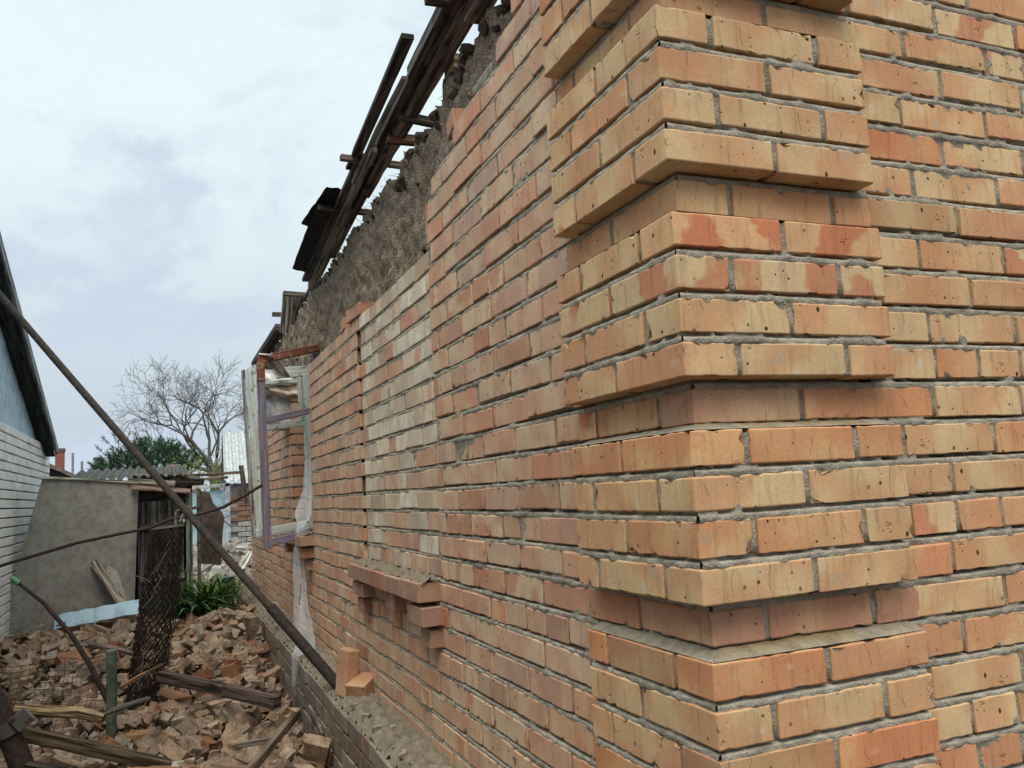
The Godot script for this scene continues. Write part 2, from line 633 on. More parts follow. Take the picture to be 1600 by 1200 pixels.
func mortar_sheet(into: MB, side: bool, u_list: PackedFloat32Array, c0: int, c1: int, plane: float, inside: Callable, tone := Color.WHITE) -> void:
	# the joints: behind the bricks it lies back, in a bed joint it is flush below and undercut under the upper brick
	var vs := PackedFloat32Array()
	var dv := PackedFloat32Array()
	for c in range(c0, c1 + 1):
		for q in [[-0.0032, 1.0], [0.0, 1.0], [0.005, 0.5], [0.032, 0.5], [0.0595, 0.5], [0.0625, 0.2], [0.0655, 0.0], [0.0695, 0.0], [0.0742, 0.05]]:
			vs.append(c * COURSE + q[0])
			dv.append(q[1])
	var nx := u_list.size()
	var p := PackedVector3Array()
	var cols := PackedColorArray()
	var skip := PackedByteArray()
	var uv := PackedVector2Array()
	for j in vs.size():
		for i in nx:
			var u := u_list[i]
			var y := vs[j]
			var nz := rough.get_noise_3d(u * 60.0, y * 60.0, plane * 300.0 + (40.0 if side else 0.0))
			var slow := rough.get_noise_3d(u * 14.0, y * 10.0, 9.0 + (40.0 if side else 0.0))
			var d := 0.0045 + nz * 0.004
			if dv[j] >= 0.99:
				d += lerpf(0.02, 0.010, smoothstep(2.2, 4.0, u)) * smoothstep(-0.34, 0.0, slow + nz * 0.5)
			elif dv[j] == 0.5:
				d = maxf(0.0034, d + 0.0014 + slow * 0.003)
			else:
				d += dv[j] * 0.005 + slow * 0.005 - 0.0015
			d = maxf(d, -0.0012)
			var yy := y + nz * 0.0018
			p.append(Vector3(plane + d, yy, -u) if side else Vector3(u, yy, -plane - d))
			var g := 0.86 + slow * 0.34
			cols.append(Color(tone.r * g, tone.g * g, tone.b * g))
			skip.append(0 if inside.call(u + 0.004, y + 0.002) else 1)
			uv.append(Vector2(u, y))
	into.grid(p, nx, Vector3(-1, 0, 0) if side else Vector3(0, 0, 1), cols, uv, skip)


func spaced(a: float, b: float, near_step: float, far_step: float, change: float) -> PackedFloat32Array:
	var r := PackedFloat32Array()
	var u := a
	while u < b:
		r.append(u)
		u += near_step if u < change else far_step
	r.append(b)
	return r


func brick_top(s: float) -> float:   # where the facing of the side wall ends above
	var line := [[0.0, 1.5], [0.66, 1.5], [0.70, 1.14], [0.87, 1.07], [1.05, 1.09], [1.23, 1.05], [1.52, 0.96], [1.6, 0.92], [1.64, 0.74], [9.0, 0.72]]
	for i in line.size() - 1:
		if s < line[i + 1][0]:
			return lerpf(line[i][1], line[i + 1][1], (s - line[i][0]) / (line[i + 1][0] - line[i][0]))
	return 0.72


func clay_edge(u: float) -> float:
	return 1.29 + 0.10 * smoothstep(2.0, 1.2, u) + rough.get_noise_1d(u * 16.0) * 0.045 + rough.get_noise_1d(u * 60.0) * 0.02


func build_house() -> void:
	var house := thing("brick_house", Vector3(0, GROUND, 0), "yellow and orange brick house with a stepped corner pilaster and torn off roof", "house")
	var win := Vector2(4.40, 5.28)        # the far window
	var blind := Vector2(1.63, 2.86)      # the window that was bricked up
	# --- bricks of the side wall
	for c in range(-15, 17):
		var groove := posmod(c, 5) == 4
		var o := {"top": brick_top, "tint": Color(0.97, 0.955, 0.95)}
		var start := PILASTER + 0.012 if groove else PILASTER - 0.05
		if c < -6:
			row("side_wall", c, start, 8.6, true, RECESS, o)
		else:
			row("side_wall", c, start, blind.x, true, RECESS, o)
			var o2 := {"top": func(s: float): return brick_top(s) - (0.0 if s < 2.6 else 0.02), "pale": true, "skew": 0.008}
			row("bricked_up_window", c, blind.x + 0.012, blind.y - 0.012, true, RECESS + 0.014, o2)
			if c > 0:
				bricks.append_array([])
			row("side_wall", c, blind.y, 8.6, true, RECESS, o, win if c >= -5 else Vector2.ZERO)
	for b in bricks:   # a good share of the infill is ordinary orange brick
		if b.wall == "bricked_up_window" and rng.randf() < 0.17:
			b.pale = false
			b.tint = Color(0.95, 0.92, 0.92)
	# --- bricks of the front wall
	for c in range(-15, 17):
		var groove := posmod(c, 5) == 4
		row("front_wall", c, PILASTER + 0.012 if groove else PILASTER - 0.05, 2.6, false, RECESS)
	# --- the corner pilaster: four courses proud, one course back
	for c in range(-15, 16):
		var blk := floori(c / 5.0)
		var groove := posmod(c, 5) == 4
		var off := RECESS if groove else rough.get_noise_1d(blk * 71.0) * 0.004
		var dx := off + (0.008 if blk <= -2 and not groove else 0.0)
		var y := c * COURSE + 0.0325
		var front := [0.244, 0.244] if posmod(c, 2) else [0.116, 0.244, 0.116]
		var back := [0.116, 0.244, 0.116] if posmod(c, 2) else [0.244, 0.244]
		var wl := PILASTER + rough.get_noise_2d(blk * 13.0, 4.0) * 0.01 - (0.03 if blk < 0 else 0.0)
		var bands := {3: 1, 2: 1, 4: 2, -1: 3, -2: 2, -6: 3, -7: 2, -9: 2}
		var band: int = bands.get(c, 0 if rng.randf() < 0.7 else 2)
		var tint := Color(1, 0.9, 0.82) if c == -2 else Color(0.93, 0.87, 0.85) if c == -1 or c == -6 else Color.WHITE
		# the corner brick shows a stretcher one way and a header the other
		var cs := Vector3(front[0], 0.065, back[0])
		brick("corner_pilaster", Vector3(dx + cs.x * 0.5, y, -off - cs.z * 0.5), cs, 0.0, Vector3(-0.5, 0, 0.86), {"skew": 0.003, "band": band, "tint": tint})
		var u: float = front[0] + 0.0125
		for i in range(1, front.size()):
			var w: float = minf(front[i], PILASTER - u) if i == front.size() - 1 else front[i]
			if w > 0.03:
				brick("corner_pilaster", Vector3(dx + u + w * 0.5, y, -off - 0.055), Vector3(w, 0.065, 0.11), 0.0, Vector3(0, 0, 1), {"skew": 0.005, "band": band if rng.randf() < 0.75 else -1, "tint": tint})
			u += w + 0.0125
		u = back[0] + 0.0125
		for i in range(1, back.size()):
			var w: float = wl - u if i == back.size() - 1 else back[i]
			if w > 0.03:
				brick("corner_pilaster", Vector3(dx + 0.055, y, -off - u - w * 0.5), Vector3(w, 0.065, 0.11), PI / 2, Vector3(-1, 0, 0), {"skew": 0.005, "band": band if rng.randf() < 0.6 else -1, "tint": tint})
			u += w + 0.0125
	# --- sills and stepped corbels under the two windows
	var sill := {"skew": 0.006, "tint": Color(0.66, 0.60, 0.59), "band": 3}
	for k in 5:
		brick("window_sill", Vector3(RECESS - 0.082 + 0.125, -7 * COURSE + 0.0325, -(1.66 + 0.125 + k * 0.245)), Vector3(0.232, 0.066, 0.25), PI / 2, Vector3(-1, 0, 0), sill)
	for q in [[-8, 1.64, 0.21, 0.072], [-9, 1.66, 0.13, 0.04], [-8, 2.12, 0.16, 0.05], [-8, 2.66, 0.22, 0.06], [-9, 2.74, 0.12, 0.04]]:
		brick("window_sill", Vector3(RECESS - q[3] + 0.06, q[0] * COURSE + 0.0325, -(q[1] + q[2] * 0.5)), Vector3(q[2], 0.065, 0.12), PI / 2, Vector3(-1, 0, 0), sill)
	for q in [[-6, 4.36, 0.24, 0.09], [-7, 4.40, 0.2, 0.07], [-8, 4.44, 0.12, 0.04], [-6, 4.62, 0.24, 0.09], [-6, 4.88, 0.24, 0.09], [-6, 5.14, 0.22, 0.09], [-7, 5.2, 0.14, 0.06]]:
		brick("far_window_sill", Vector3(RECESS - q[3] + 0.06, q[0] * COURSE + 0.0325, -(q[1] + q[2] * 0.5)), Vector3(q[2], 0.065, 0.12), PI / 2, Vector3(-1, 0, 0), sill)
	# --- mortar of each wall, which carries its bricks
	var walls := {}
	var m1 := mb()
	mortar_sheet(m1, true, spaced(PILASTER - 0.02, 8.6, 0.011, 0.03, 1.7), -15, 16, RECESS, func(u: float, y: float):
		if u > win.x + 0.01 and u < win.y - 0.02 and y > -0.41:
			return false
		if u > blind.x and u < blind.y and y > -0.48:
			return false
		return y < brick_top(u) - 0.03)
	walls.side_wall = part(house, "side_wall", m1, M.mortar)
	var m2 := mb()
	mortar_sheet(m2, true, spaced(blind.x - 0.005, blind.y + 0.005, 0.014, 0.014, 9.0), -6, 9, RECESS + 0.0135, func(u: float, y: float): return y < brick_top(u) - 0.03, Color(0.97, 0.97, 0.95))
	m2.rbox(Transform3D(Basis(), Vector3(RECESS + 0.062, 0.09, -2.245)), Vector3(0.08, 1.13, 1.37), 0.003, 0.4, Color(0.95, 0.94, 0.9))
	walls.bricked_up_window = part(house, "bricked_up_window", m2, M.mortar)
	var m3 := mb()
	mortar_sheet(m3, false, spaced(PILASTER - 0.02, 2.6, 0.01, 0.03, 1.25), -15, 16, RECESS, func(_u: float, _y: float): return true)
	walls.front_wall = part(house, "front_wall", m3, M.mortar)
	var m4 := mb()
	for blk in range(-3, 4):
		var off := rough.get_noise_1d(blk * 71.0) * 0.004
		var dx := off + (0.008 if blk <= -2 else 0.0)
		var b0 := blk * 5
		var wl := PILASTER + rough.get_noise_2d(blk * 13.0, 4.0) * 0.01 - (0.03 if blk < 0 else 0.0)
		mortar_sheet(m4, false, spaced(dx + 0.006, dx + PILASTER - 0.012, 0.008, 0.008, 9.0), b0, b0 + 3, off, func(_u: float, y: float): return y > b0 * COURSE + 0.004 and y < b0 * COURSE + 0.30)
		mortar_sheet(m4, true, spaced(-off + 0.006 + off * 2.0, off + wl - 0.012, 0.008, 0.008, 9.0), b0, b0 + 3, dx, func(_u: float, y: float): return y > b0 * COURSE + 0.004 and y < b0 * COURSE + 0.30)
		m4.rbox(Transform3D(Basis(), Vector3(dx + 0.015 + 0.22, b0 * COURSE + 0.152, -off - 0.015 - wl * 0.5 + 0.02)), Vector3(0.44, 0.292, wl - 0.04), 0.004, 0.4, Color(0.92, 0.9, 0.88))
		m4.rbox(Transform3D(Basis(), Vector3(RECESS + 0.014 + 0.2, b0 * COURSE + 4.5 * COURSE, -RECESS - 0.0135 - 0.2)), Vector3(0.4, 0.086, 0.4), 0.003, 0.4, Color(0.92, 0.9, 0.88))
		# the recessed course
		mortar_sheet(m4, false, spaced(RECESS + 0.006, PILASTER + 0.02, 0.008, 0.008, 9.0), b0 + 4, b0 + 4, RECESS, func(_u: float, _y: float): return true)
		mortar_sheet(m4, true, spaced(RECESS + 0.006, PILASTER + 0.02, 0.008, 0.008, 9.0), b0 + 4, b0 + 4, RECESS, func(_u: float, _y: float): return true)
		# weathering slope of mortar on top of the proud block
		var yt := b0 * COURSE + 3 * COURSE + 0.064
		for side in [false, true]:
			var ends := spaced(-0.001, (wl if side else PILASTER) - 0.003, 0.012, 0.012, 9.0)
			var p := PackedVector3Array()
			var cols := PackedColorArray()
			for j in 6:
				for i in ends.size():
					var t := j / 5.0
					var u := ends[i]
					var nz := rough.get_noise_3d(u * 50.0, j * 3.0, blk * 20.0 + (7.0 if side else 0.0))
					var lean := 0.004 + t * (RECESS + 0.004)
					var y := yt + 0.002 + smoothstep(0.0, 1.0, t) * 0.013 + nz * 0.0035 * minf(1.0, t * 3.0 + 0.2)
					u = maxf(u, lean) if not side else maxf(u, lean - 0.0005)
					p.append(Vector3(dx + lean, y, -off - u) if side else Vector3(dx + u, y, -off - lean))
					var lichen := clampf(0.25 + 1.6 * rough.get_noise_2d(u * 14.0, blk * 9.0), 0.0, 0.85) if not side and blk < 0 else 0.0
					cols.append(Color(0.78, 0.76, 0.72).lerp(Color(0.72, 0.56, 0.27), lichen * t))
			m4.grid(p, ends.size(), Vector3.UP, cols, PackedVector2Array())
	walls.corner_pilaster = part(house, "corner_pilaster", m4, M.mortar)
	for q in [[1.66, 2.86, 0.066, -7], [4.37, 5.34, 0.07, -6]]:
		var m5 := mb()   # crumbling mortar bed on the sills
		var us := spaced(q[0], q[1], 0.014, 0.014, 9.0)
		var p := PackedVector3Array()
		for j in 9:
			for u in us:
				var t := j / 8.0
				var nz := rough.get_noise_2d(u * 60.0, t * 8.0)
				p.append(Vector3(RECESS - q[2] * (1.0 - t) + nz * 0.02, q[3] * COURSE + 0.062 + 0.010 * smoothstep(0.0, 0.6, t) + maxf(0.0, nz) * 0.03 + 0.008 * t, -u))
		m5.grid(p, us.size(), Vector3.UP, PackedColorArray([Color(0.55, 0.50, 0.45)]), PackedVector2Array())
		walls["window_sill" if q[3] == -7 else "far_window_sill"] = part(house, "window_sill", m5, M.mortar)
	# --- bricks: the 296 that show largest one by one, the rest joined per wall
	bricks.sort_custom(func(a, b): return a.show > b.show)
	var rest := {}
	for i in bricks.size():
		var b := bricks[i]
		var m: StandardMaterial3D = M.pale_brick if b.pale else M.brick if b.wall == "front_wall" or b.wall == "corner_pilaster" else M.side_brick
		if i < 296:
			var s := mb()
			brick_shape(s, b, Vector3.ZERO)
			var o := MeshInstance3D.new()
			o.name = "brick"
			o.mesh = s.mesh()
			o.material_override = m
			o.position = b.at
			walls[b.wall].add_child(o, true)
		else:
			var key := [b.wall, b.pale]
			if not rest.has(key):
				rest[key] = mb()
			brick_shape(rest[key], b, b.at)
	for key in rest:
		part(walls[key[0]], "distant_brickwork", rest[key], M.pale_brick if key[1] else M.brick if key[0] == "front_wall" or key[0] == "corner_pilaster" else M.side_brick).set_meta("kind", "stuff")
	# --- the clay wall behind the facing, bare above it
	var cl := mb()
	var us := spaced(0.55, 8.6, 0.014, 0.03, 3.6)
	var p := PackedVector3Array()
	var cols := PackedColorArray()
	var front_x := RECESS + 0.108
	for j in 46:
		for u in us:
			var t := j / 33.0
			var big := rough.get_noise_2d(u * 9.0, t * 6.0)
			var sm := rough.get_noise_2d(u * 34.0, t * 16.0)
			var edge := clay_edge(u)
			if t <= 1.0:
				var y := lerpf(0.62, edge, t)
				p.append(Vector3(front_x + big * 0.022 + sm * 0.034 , y, -u))
			else:
				var k := (j - 33) / 12.0
				p.append(Vector3(front_x + k * 0.40, edge + sm * 0.02 - k * k * 0.05, -u))
			var g := 0.92 + big * 0.3
			cols.append(Color(g, g, g))
	var hole := PackedByteArray()
	for j in 46:
		for u in us:
			hole.append(1 if u > win.x and u < win.y and j < 9 else 0)
	cl.grid(p, us.size(), Vector3(-0.7, 0.7, 0), cols, PackedVector2Array(), hole)
	var clay_wall := part(house, "clay_wall", cl, M.clay)
	for q in [[2.92, 0.705, 0.24, 0.13], [3.22, 0.70, 0.10, 0.12], [1.64, 0.76, 0.05, 0.10], [1.33, 1.02, 0.10, 0.10]]:   # loose bricks left on the broken edge
		var s := mb()
		s.rbox(Transform3D(Basis(Vector3.UP, PI / 2 + rng.randfn(0.0, 0.12)) * Basis(Vector3.BACK, rng.randfn(0.0, 0.1)), Vector3.ZERO), Vector3(q[2], 0.066, q[3]), 0.005, 0.03, Color(0.74, 0.67, 0.64), Vector2(rng.randf(), 0.6 + rng.randf() * 0.1), 0.008, Vector3(q[0] * 90.0, 0, 0))
		var o := MeshInstance3D.new()
		o.name = "edge_brick"
		o.mesh = s.mesh()
		o.material_override = M.side_brick
		o.position = Vector3(RECESS + 0.055, q[1] + 0.035, -q[0])
		clay_wall.add_child(o, true)
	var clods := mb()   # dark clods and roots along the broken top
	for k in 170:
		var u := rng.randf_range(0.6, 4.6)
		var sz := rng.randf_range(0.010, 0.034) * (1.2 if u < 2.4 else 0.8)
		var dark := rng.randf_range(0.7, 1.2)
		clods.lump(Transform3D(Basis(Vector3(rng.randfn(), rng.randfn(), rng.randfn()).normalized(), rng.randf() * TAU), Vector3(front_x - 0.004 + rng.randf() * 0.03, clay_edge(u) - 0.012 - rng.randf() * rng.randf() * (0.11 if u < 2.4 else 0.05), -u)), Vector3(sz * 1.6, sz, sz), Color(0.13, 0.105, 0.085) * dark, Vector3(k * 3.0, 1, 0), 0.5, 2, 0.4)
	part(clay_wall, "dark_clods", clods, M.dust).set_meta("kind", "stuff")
	# --- core, so that the house is solid and dark inside
	var core := mb()
	var cx := front_x + 0.03
	for q in [[0.1, win.x - 0.1, -1.75, 1.28], [win.y + 0.1, 8.5, -1.75, 1.28], [win.x - 0.1, win.y + 0.1, -1.75, -0.46], [win.x - 0.1, win.y + 0.1, 0.78, 1.28]]:
		core.rbox(Transform3D(Basis(), Vector3(cx + 0.17, (q[2] + q[3]) * 0.5, -(q[0] + q[1]) * 0.5)), Vector3(0.34, q[3] - q[2], q[1] - q[0]), 0.005, 3.0, Color(0.9, 0.86, 0.8))
	core.rbox(Transform3D(Basis(), Vector3(RECESS + 0.065, -0.5, -(win.y + 1.638))), Vector3(0.10, 2.4, 3.27), 0.004, 3.0, Color(1, 0.95, 0.9))
	core.rbox(Transform3D(Basis(), Vector3(1.4, -0.24, -0.32)), Vector3(2.4, 3.0, 0.34), 0.005, 3.0, Color(0.9, 0.86, 0.8))
	core.rbox(Transform3D(Basis(), Vector3(1.4, -0.24, -8.4)), Vector3(2.4, 3.0, 0.3), 0.005, 3.0, Color(0.9, 0.86, 0.8))
	core.rbox(Transform3D(Basis(), Vector3(2.75, -0.24, -4.4)), Vector3(0.3, 3.0, 8.5), 0.005, 3.0, Color(0.9, 0.86, 0.8))
	part(house, "inner_wall", core, M.clay)
	var ceil := mb()  # unseen slab, added to keep daylight out of the roofless interior
	ceil.rbox(Transform3D(Basis(), Vector3(1.55, 1.2, -4.35)), Vector3(2.1, 0.12, 7.9), 0.005, 4.0, Color(0.75, 0.68, 0.6))
	part(house, "added_ceiling", ceil, M.clay)
	# --- plinth: grey bricks and a rubbly mortar top
	var pt := mb()
	var pu := spaced(-0.25, 8.65, 0.02, 0.045, 4.0)
	p = PackedVector3Array()
	cols = PackedColorArray()
	for j in 15:
		for u in pu:
			var t := j / 14.0
			var nz := rough.get_noise_2d(u * 30.0, t * 9.0)
			var n2 := rough.get_noise_2d(u * 90.0, t * 30.0)
			var x := lerpf(-0.112, RECESS + 0.05, t) + (nz * 0.012 if j < 3 else 0.0)
			p.append(Vector3(x, -1.128 + 0.03 * smoothstep(0.0, 0.25, t) + nz * 0.034 + n2 * 0.022 + 0.02 * t, -u))
			var g := 0.52 + nz * 0.22
			cols.append(Color(g, g * 0.94, g * 0.86))
	pt.grid(p, pu.size(), Vector3.UP, cols, PackedVector2Array())
	pt.rbox(Transform3D(Basis(), Vector3(0.04, -1.45, -4.2)), Vector3(0.286, 0.62, 8.9), 0.004, 0.4, Color(0.5, 0.48, 0.45))
	var plinth := part(house, "plinth", pt, M.mortar)
	var prest := mb()
	for c in 7:
		var u := -0.24 + (0.13 if c % 2 else 0.0)
		while u < 8.6:
			var w := 0.25 if rng.randf() < 0.8 else 0.12
			var at := Vector3(-0.1 + rng.randfn(0, 0.003), -1.165 - c * 0.079, -(u + w * 0.5))
			var g := rng.randf_range(0.27, 0.40)
			var tint := Color(g * 0.96, g * rng.randf_range(0.95, 1.0), g * rng.randf_range(0.95, 1.05))
			var far := u > 5.2 or c > 3 or u < 0.9
			var s := prest if far else mb()
			s.rbox(Transform3D(Basis(Vector3.UP, PI / 2 + rng.randfn(0, 0.012)), at if far else Vector3.ZERO), Vector3(w - 0.008, 0.07, 0.05), 0.004, 0.03, tint, Vector2(rng.randf_range(0.4, 0.8), rng.randf()), 0.006, Vector3(u * 70.0, c * 9.0, 0))
			if not far:
				var o := MeshInstance3D.new()
				o.name = "plinth_brick"
				o.mesh = s.mesh()
				o.material_override = M.pale_brick
				o.position = at
				plinth.add_child(o, true)
			u += w + 0.006
	part(plinth, "far_plinth_bricks", prest, M.pale_brick).set_meta("kind", "stuff")
	build_window(house, win)
	build_eaves(house)


func frame_bar(b: MB, p0: Vector3, p1: Vector3, w: float, th: float) -> void:
	b.plank(p0, p1, w, th, Vector3(0, 0, 1), Color.WHITE, 0.3, 0.0, 0.004, 0.002)


func build_window(house: Node3D, _win: Vector2) -> void:
	# a purple sash racked out of square and swung out over the yard, white sashes behind it
	var b := mb()
	frame_bar(b, Vector3(-0.243, 0.74, -4.6), Vector3(-0.218, -0.49, -4.6), 0.048, 0.05)
	frame_bar(b, Vector3(-0.225, 0.352, -4.6), Vector3(0.125, 0.432, -4.6), 0.042, 0.045)
	frame_bar(b, Vector3(-0.205, -0.455, -4.6), Vector3(0.105, -0.385, -4.6), 0.046, 0.045)
	frame_bar(b, Vector3(0.128, 0.82, -4.62), Vector3(0.135, -0.36, -4.62), 0.042, 0.04)
	var f := part(house, "purple_sash", b, M.purple)
	f.set_meta("label", "purple painted window sash racked out of square and swung open")
	b = mb()
	frame_bar(b, Vector3(-0.262, 0.765, -4.598), Vector3(0.17, 0.862, -4.598), 0.05, 0.054)
	frame_bar(b, Vector3(-0.244, 0.755, -4.597), Vector3(-0.241, 0.62, -4.597), 0.051, 0.053)
	part(f, "red_rail", b, M.redwood)
	b = mb()
	var z := -4.95
	frame_bar(b, Vector3(-0.10, 0.728, z), Vector3(0.14, 0.748, z), 0.075, 0.045)
	frame_bar(b, Vector3(0.115, 0.71, z), Vector3(0.125, -0.44, z), 0.062, 0.045)
	frame_bar(b, Vector3(-0.26, -0.40, z), Vector3(0.10, -0.36, z), 0.06, 0.045)
	frame_bar(b, Vector3(-0.24, 0.335, z), Vector3(0.10, 0.372, z), 0.05, 0.045)
	frame_bar(b, Vector3(0.062, 0.70, z + 0.012), Vector3(0.066, 0.38, z + 0.012), 0.028, 0.03)
	frame_bar(b, Vector3(-0.22, 0.655, z + 0.012), Vector3(0.07, 0.672, z + 0.012), 0.028, 0.03)
	frame_bar(b, Vector3(-0.254, 0.74, z + 0.06), Vector3(-0.232, -0.42, z + 0.06), 0.022, 0.03)
	var w := part(house, "white_sash", b, M.white_paint)
	w.set_meta("label", "white painted window sash without glass")
	b = mb()
	frame_bar(b, Vector3(-0.262, 0.80, -5.22), Vector3(-0.205, -0.40, -5.22), 0.045, 0.04)
	frame_bar(b, Vector3(-0.25, 0.80, -5.30), Vector3(-0.19, 0.80, -5.05), 0.04, 0.04)
	frame_bar(b, Vector3(-0.20, -0.41, -5.30), Vector3(-0.16, -0.40, -5.05), 0.04, 0.04)
	part(house, "outer_white_sash", b, M.white_paint)
	b = mb()
	b.plank(Vector3(-0.298, 0.80, -5.28), Vector3(-0.244, -0.42, -5.28), 0.022, 0.07, Vector3(0, 0, 1), Color(0.42, 0.41, 0.39), 0.3, 0.0, 0.003)
	b.plank(Vector3(-0.222, 0.70, -5.33), Vector3(-0.195, -0.38, -5.33), 0.02, 0.03, Vector3(0, 0, 1), Color(0.4, 0.4, 0.38), 0.3, 0.0, 0.003)
	part(house, "weathered_jamb", b, M.wood)
	# plaster and broken lintel boards in the head of the opening
	b = mb()
	b.lump(Transform3D(Basis(Vector3(0, 0, 1), 0.2), Vector3(0.06, 0.52, -5.5)), Vector3(0.30, 0.26, 0.34), Color(0.95, 0.93, 0.88), Vector3(5, 1, 1), 0.3, 6, 0.7)
	b.lump(Transform3D(Basis(Vector3(0, 0, 1), -0.1), Vector3(-0.02, 0.64, -5.42)), Vector3(0.24, 0.08, 0.3), Color(0.8, 0.64, 0.54), Vector3(9, 1, 4), 0.4, 6, 0.8)
	b.lump(Transform3D(Basis(), Vector3(-0.06, 0.74, -5.4)), Vector3(0.26, 0.12, 0.3), Color(0.9, 0.88, 0.84), Vector3(2, 7, 4), 0.4, 6, 0.6)
	part(house, "fallen_plaster", b, M.plain)
	b = mb()
	b.plank(Vector3(0.21, 0.90, -4.42), Vector3(0.10, 0.66, -4.40), 0.05, 0.03, Vector3(0, 0, 1), Color(0.72, 0.70, 0.66), 0.1, 0.0, 0.003, 0.006)
	b.plank(Vector3(-0.22, 0.80, -4.55), Vector3(-0.05, 0.70, -4.9), 0.09, 0.012, Vector3(0, 1, 0.3), Color(0.85, 0.85, 0.8), 0.06, 0.01, 0.003, 0.004)
	part(house, "lintel_board", b, M.wood)
	var film := mb()
	var rows := [[Vector3(0.085, 0.10, -4.90), Vector3(0.125, 0.13, -4.86)], [Vector3(0.03, -0.12, -4.80), Vector3(0.11, -0.1, -4.62)], [Vector3(-0.04, -0.27, -4.7), Vector3(0.09, -0.27, -4.52)], [Vector3(-0.06, -0.40, -4.56), Vector3(0.03, -0.40, -4.48)],
		[Vector3(-0.075, -0.6, -4.55), Vector3(0.02, -0.6, -4.46)], [Vector3(-0.085, -0.8, -4.5), Vector3(0.012, -0.8, -4.42)], [Vector3(-0.11, -0.95, -4.5), Vector3(0.02, -0.95, -4.22)], [Vector3(-0.10, -1.07, -4.35), Vector3(0.0, -1.08, -4.0)], [Vector3(-0.132, -1.10, -4.2), Vector3(-0.12, -1.09, -3.95)], [Vector3(-0.138, -1.28, -4.15), Vector3(-0.132, -1.27, -4.02)]]
	var p := PackedVector3Array()
	for k in 55:
		var f2 := minf(k / 54.0 * (rows.size() - 1), rows.size() - 1.001)
		var a: Vector3 = rows[int(f2)][0].lerp(rows[int(f2) + 1][0], f2 - int(f2))
		var e: Vector3 = rows[int(f2)][1].lerp(rows[int(f2) + 1][1], f2 - int(f2))
		for i in 11:
			var t := i / 10.0
			p.append(a.lerp(e, 0.16 + 0.72 * t) + Vector3(noise.get_noise_2d(t * 8.0, k * 0.3) * 0.018 - 0.006, 0.0, sin(t * 9.0 + k * 0.15) * 0.012))
	film.grid(p, 11, Vector3(-1, 0, 0), PackedColorArray([Color.WHITE]), PackedVector2Array())
	alone("plastic_sheet", Vector3(-0.05, -1.1, -4.4), film, M.film, "torn clear plastic sheet hanging from the window down over the plinth", "plastic sheet")


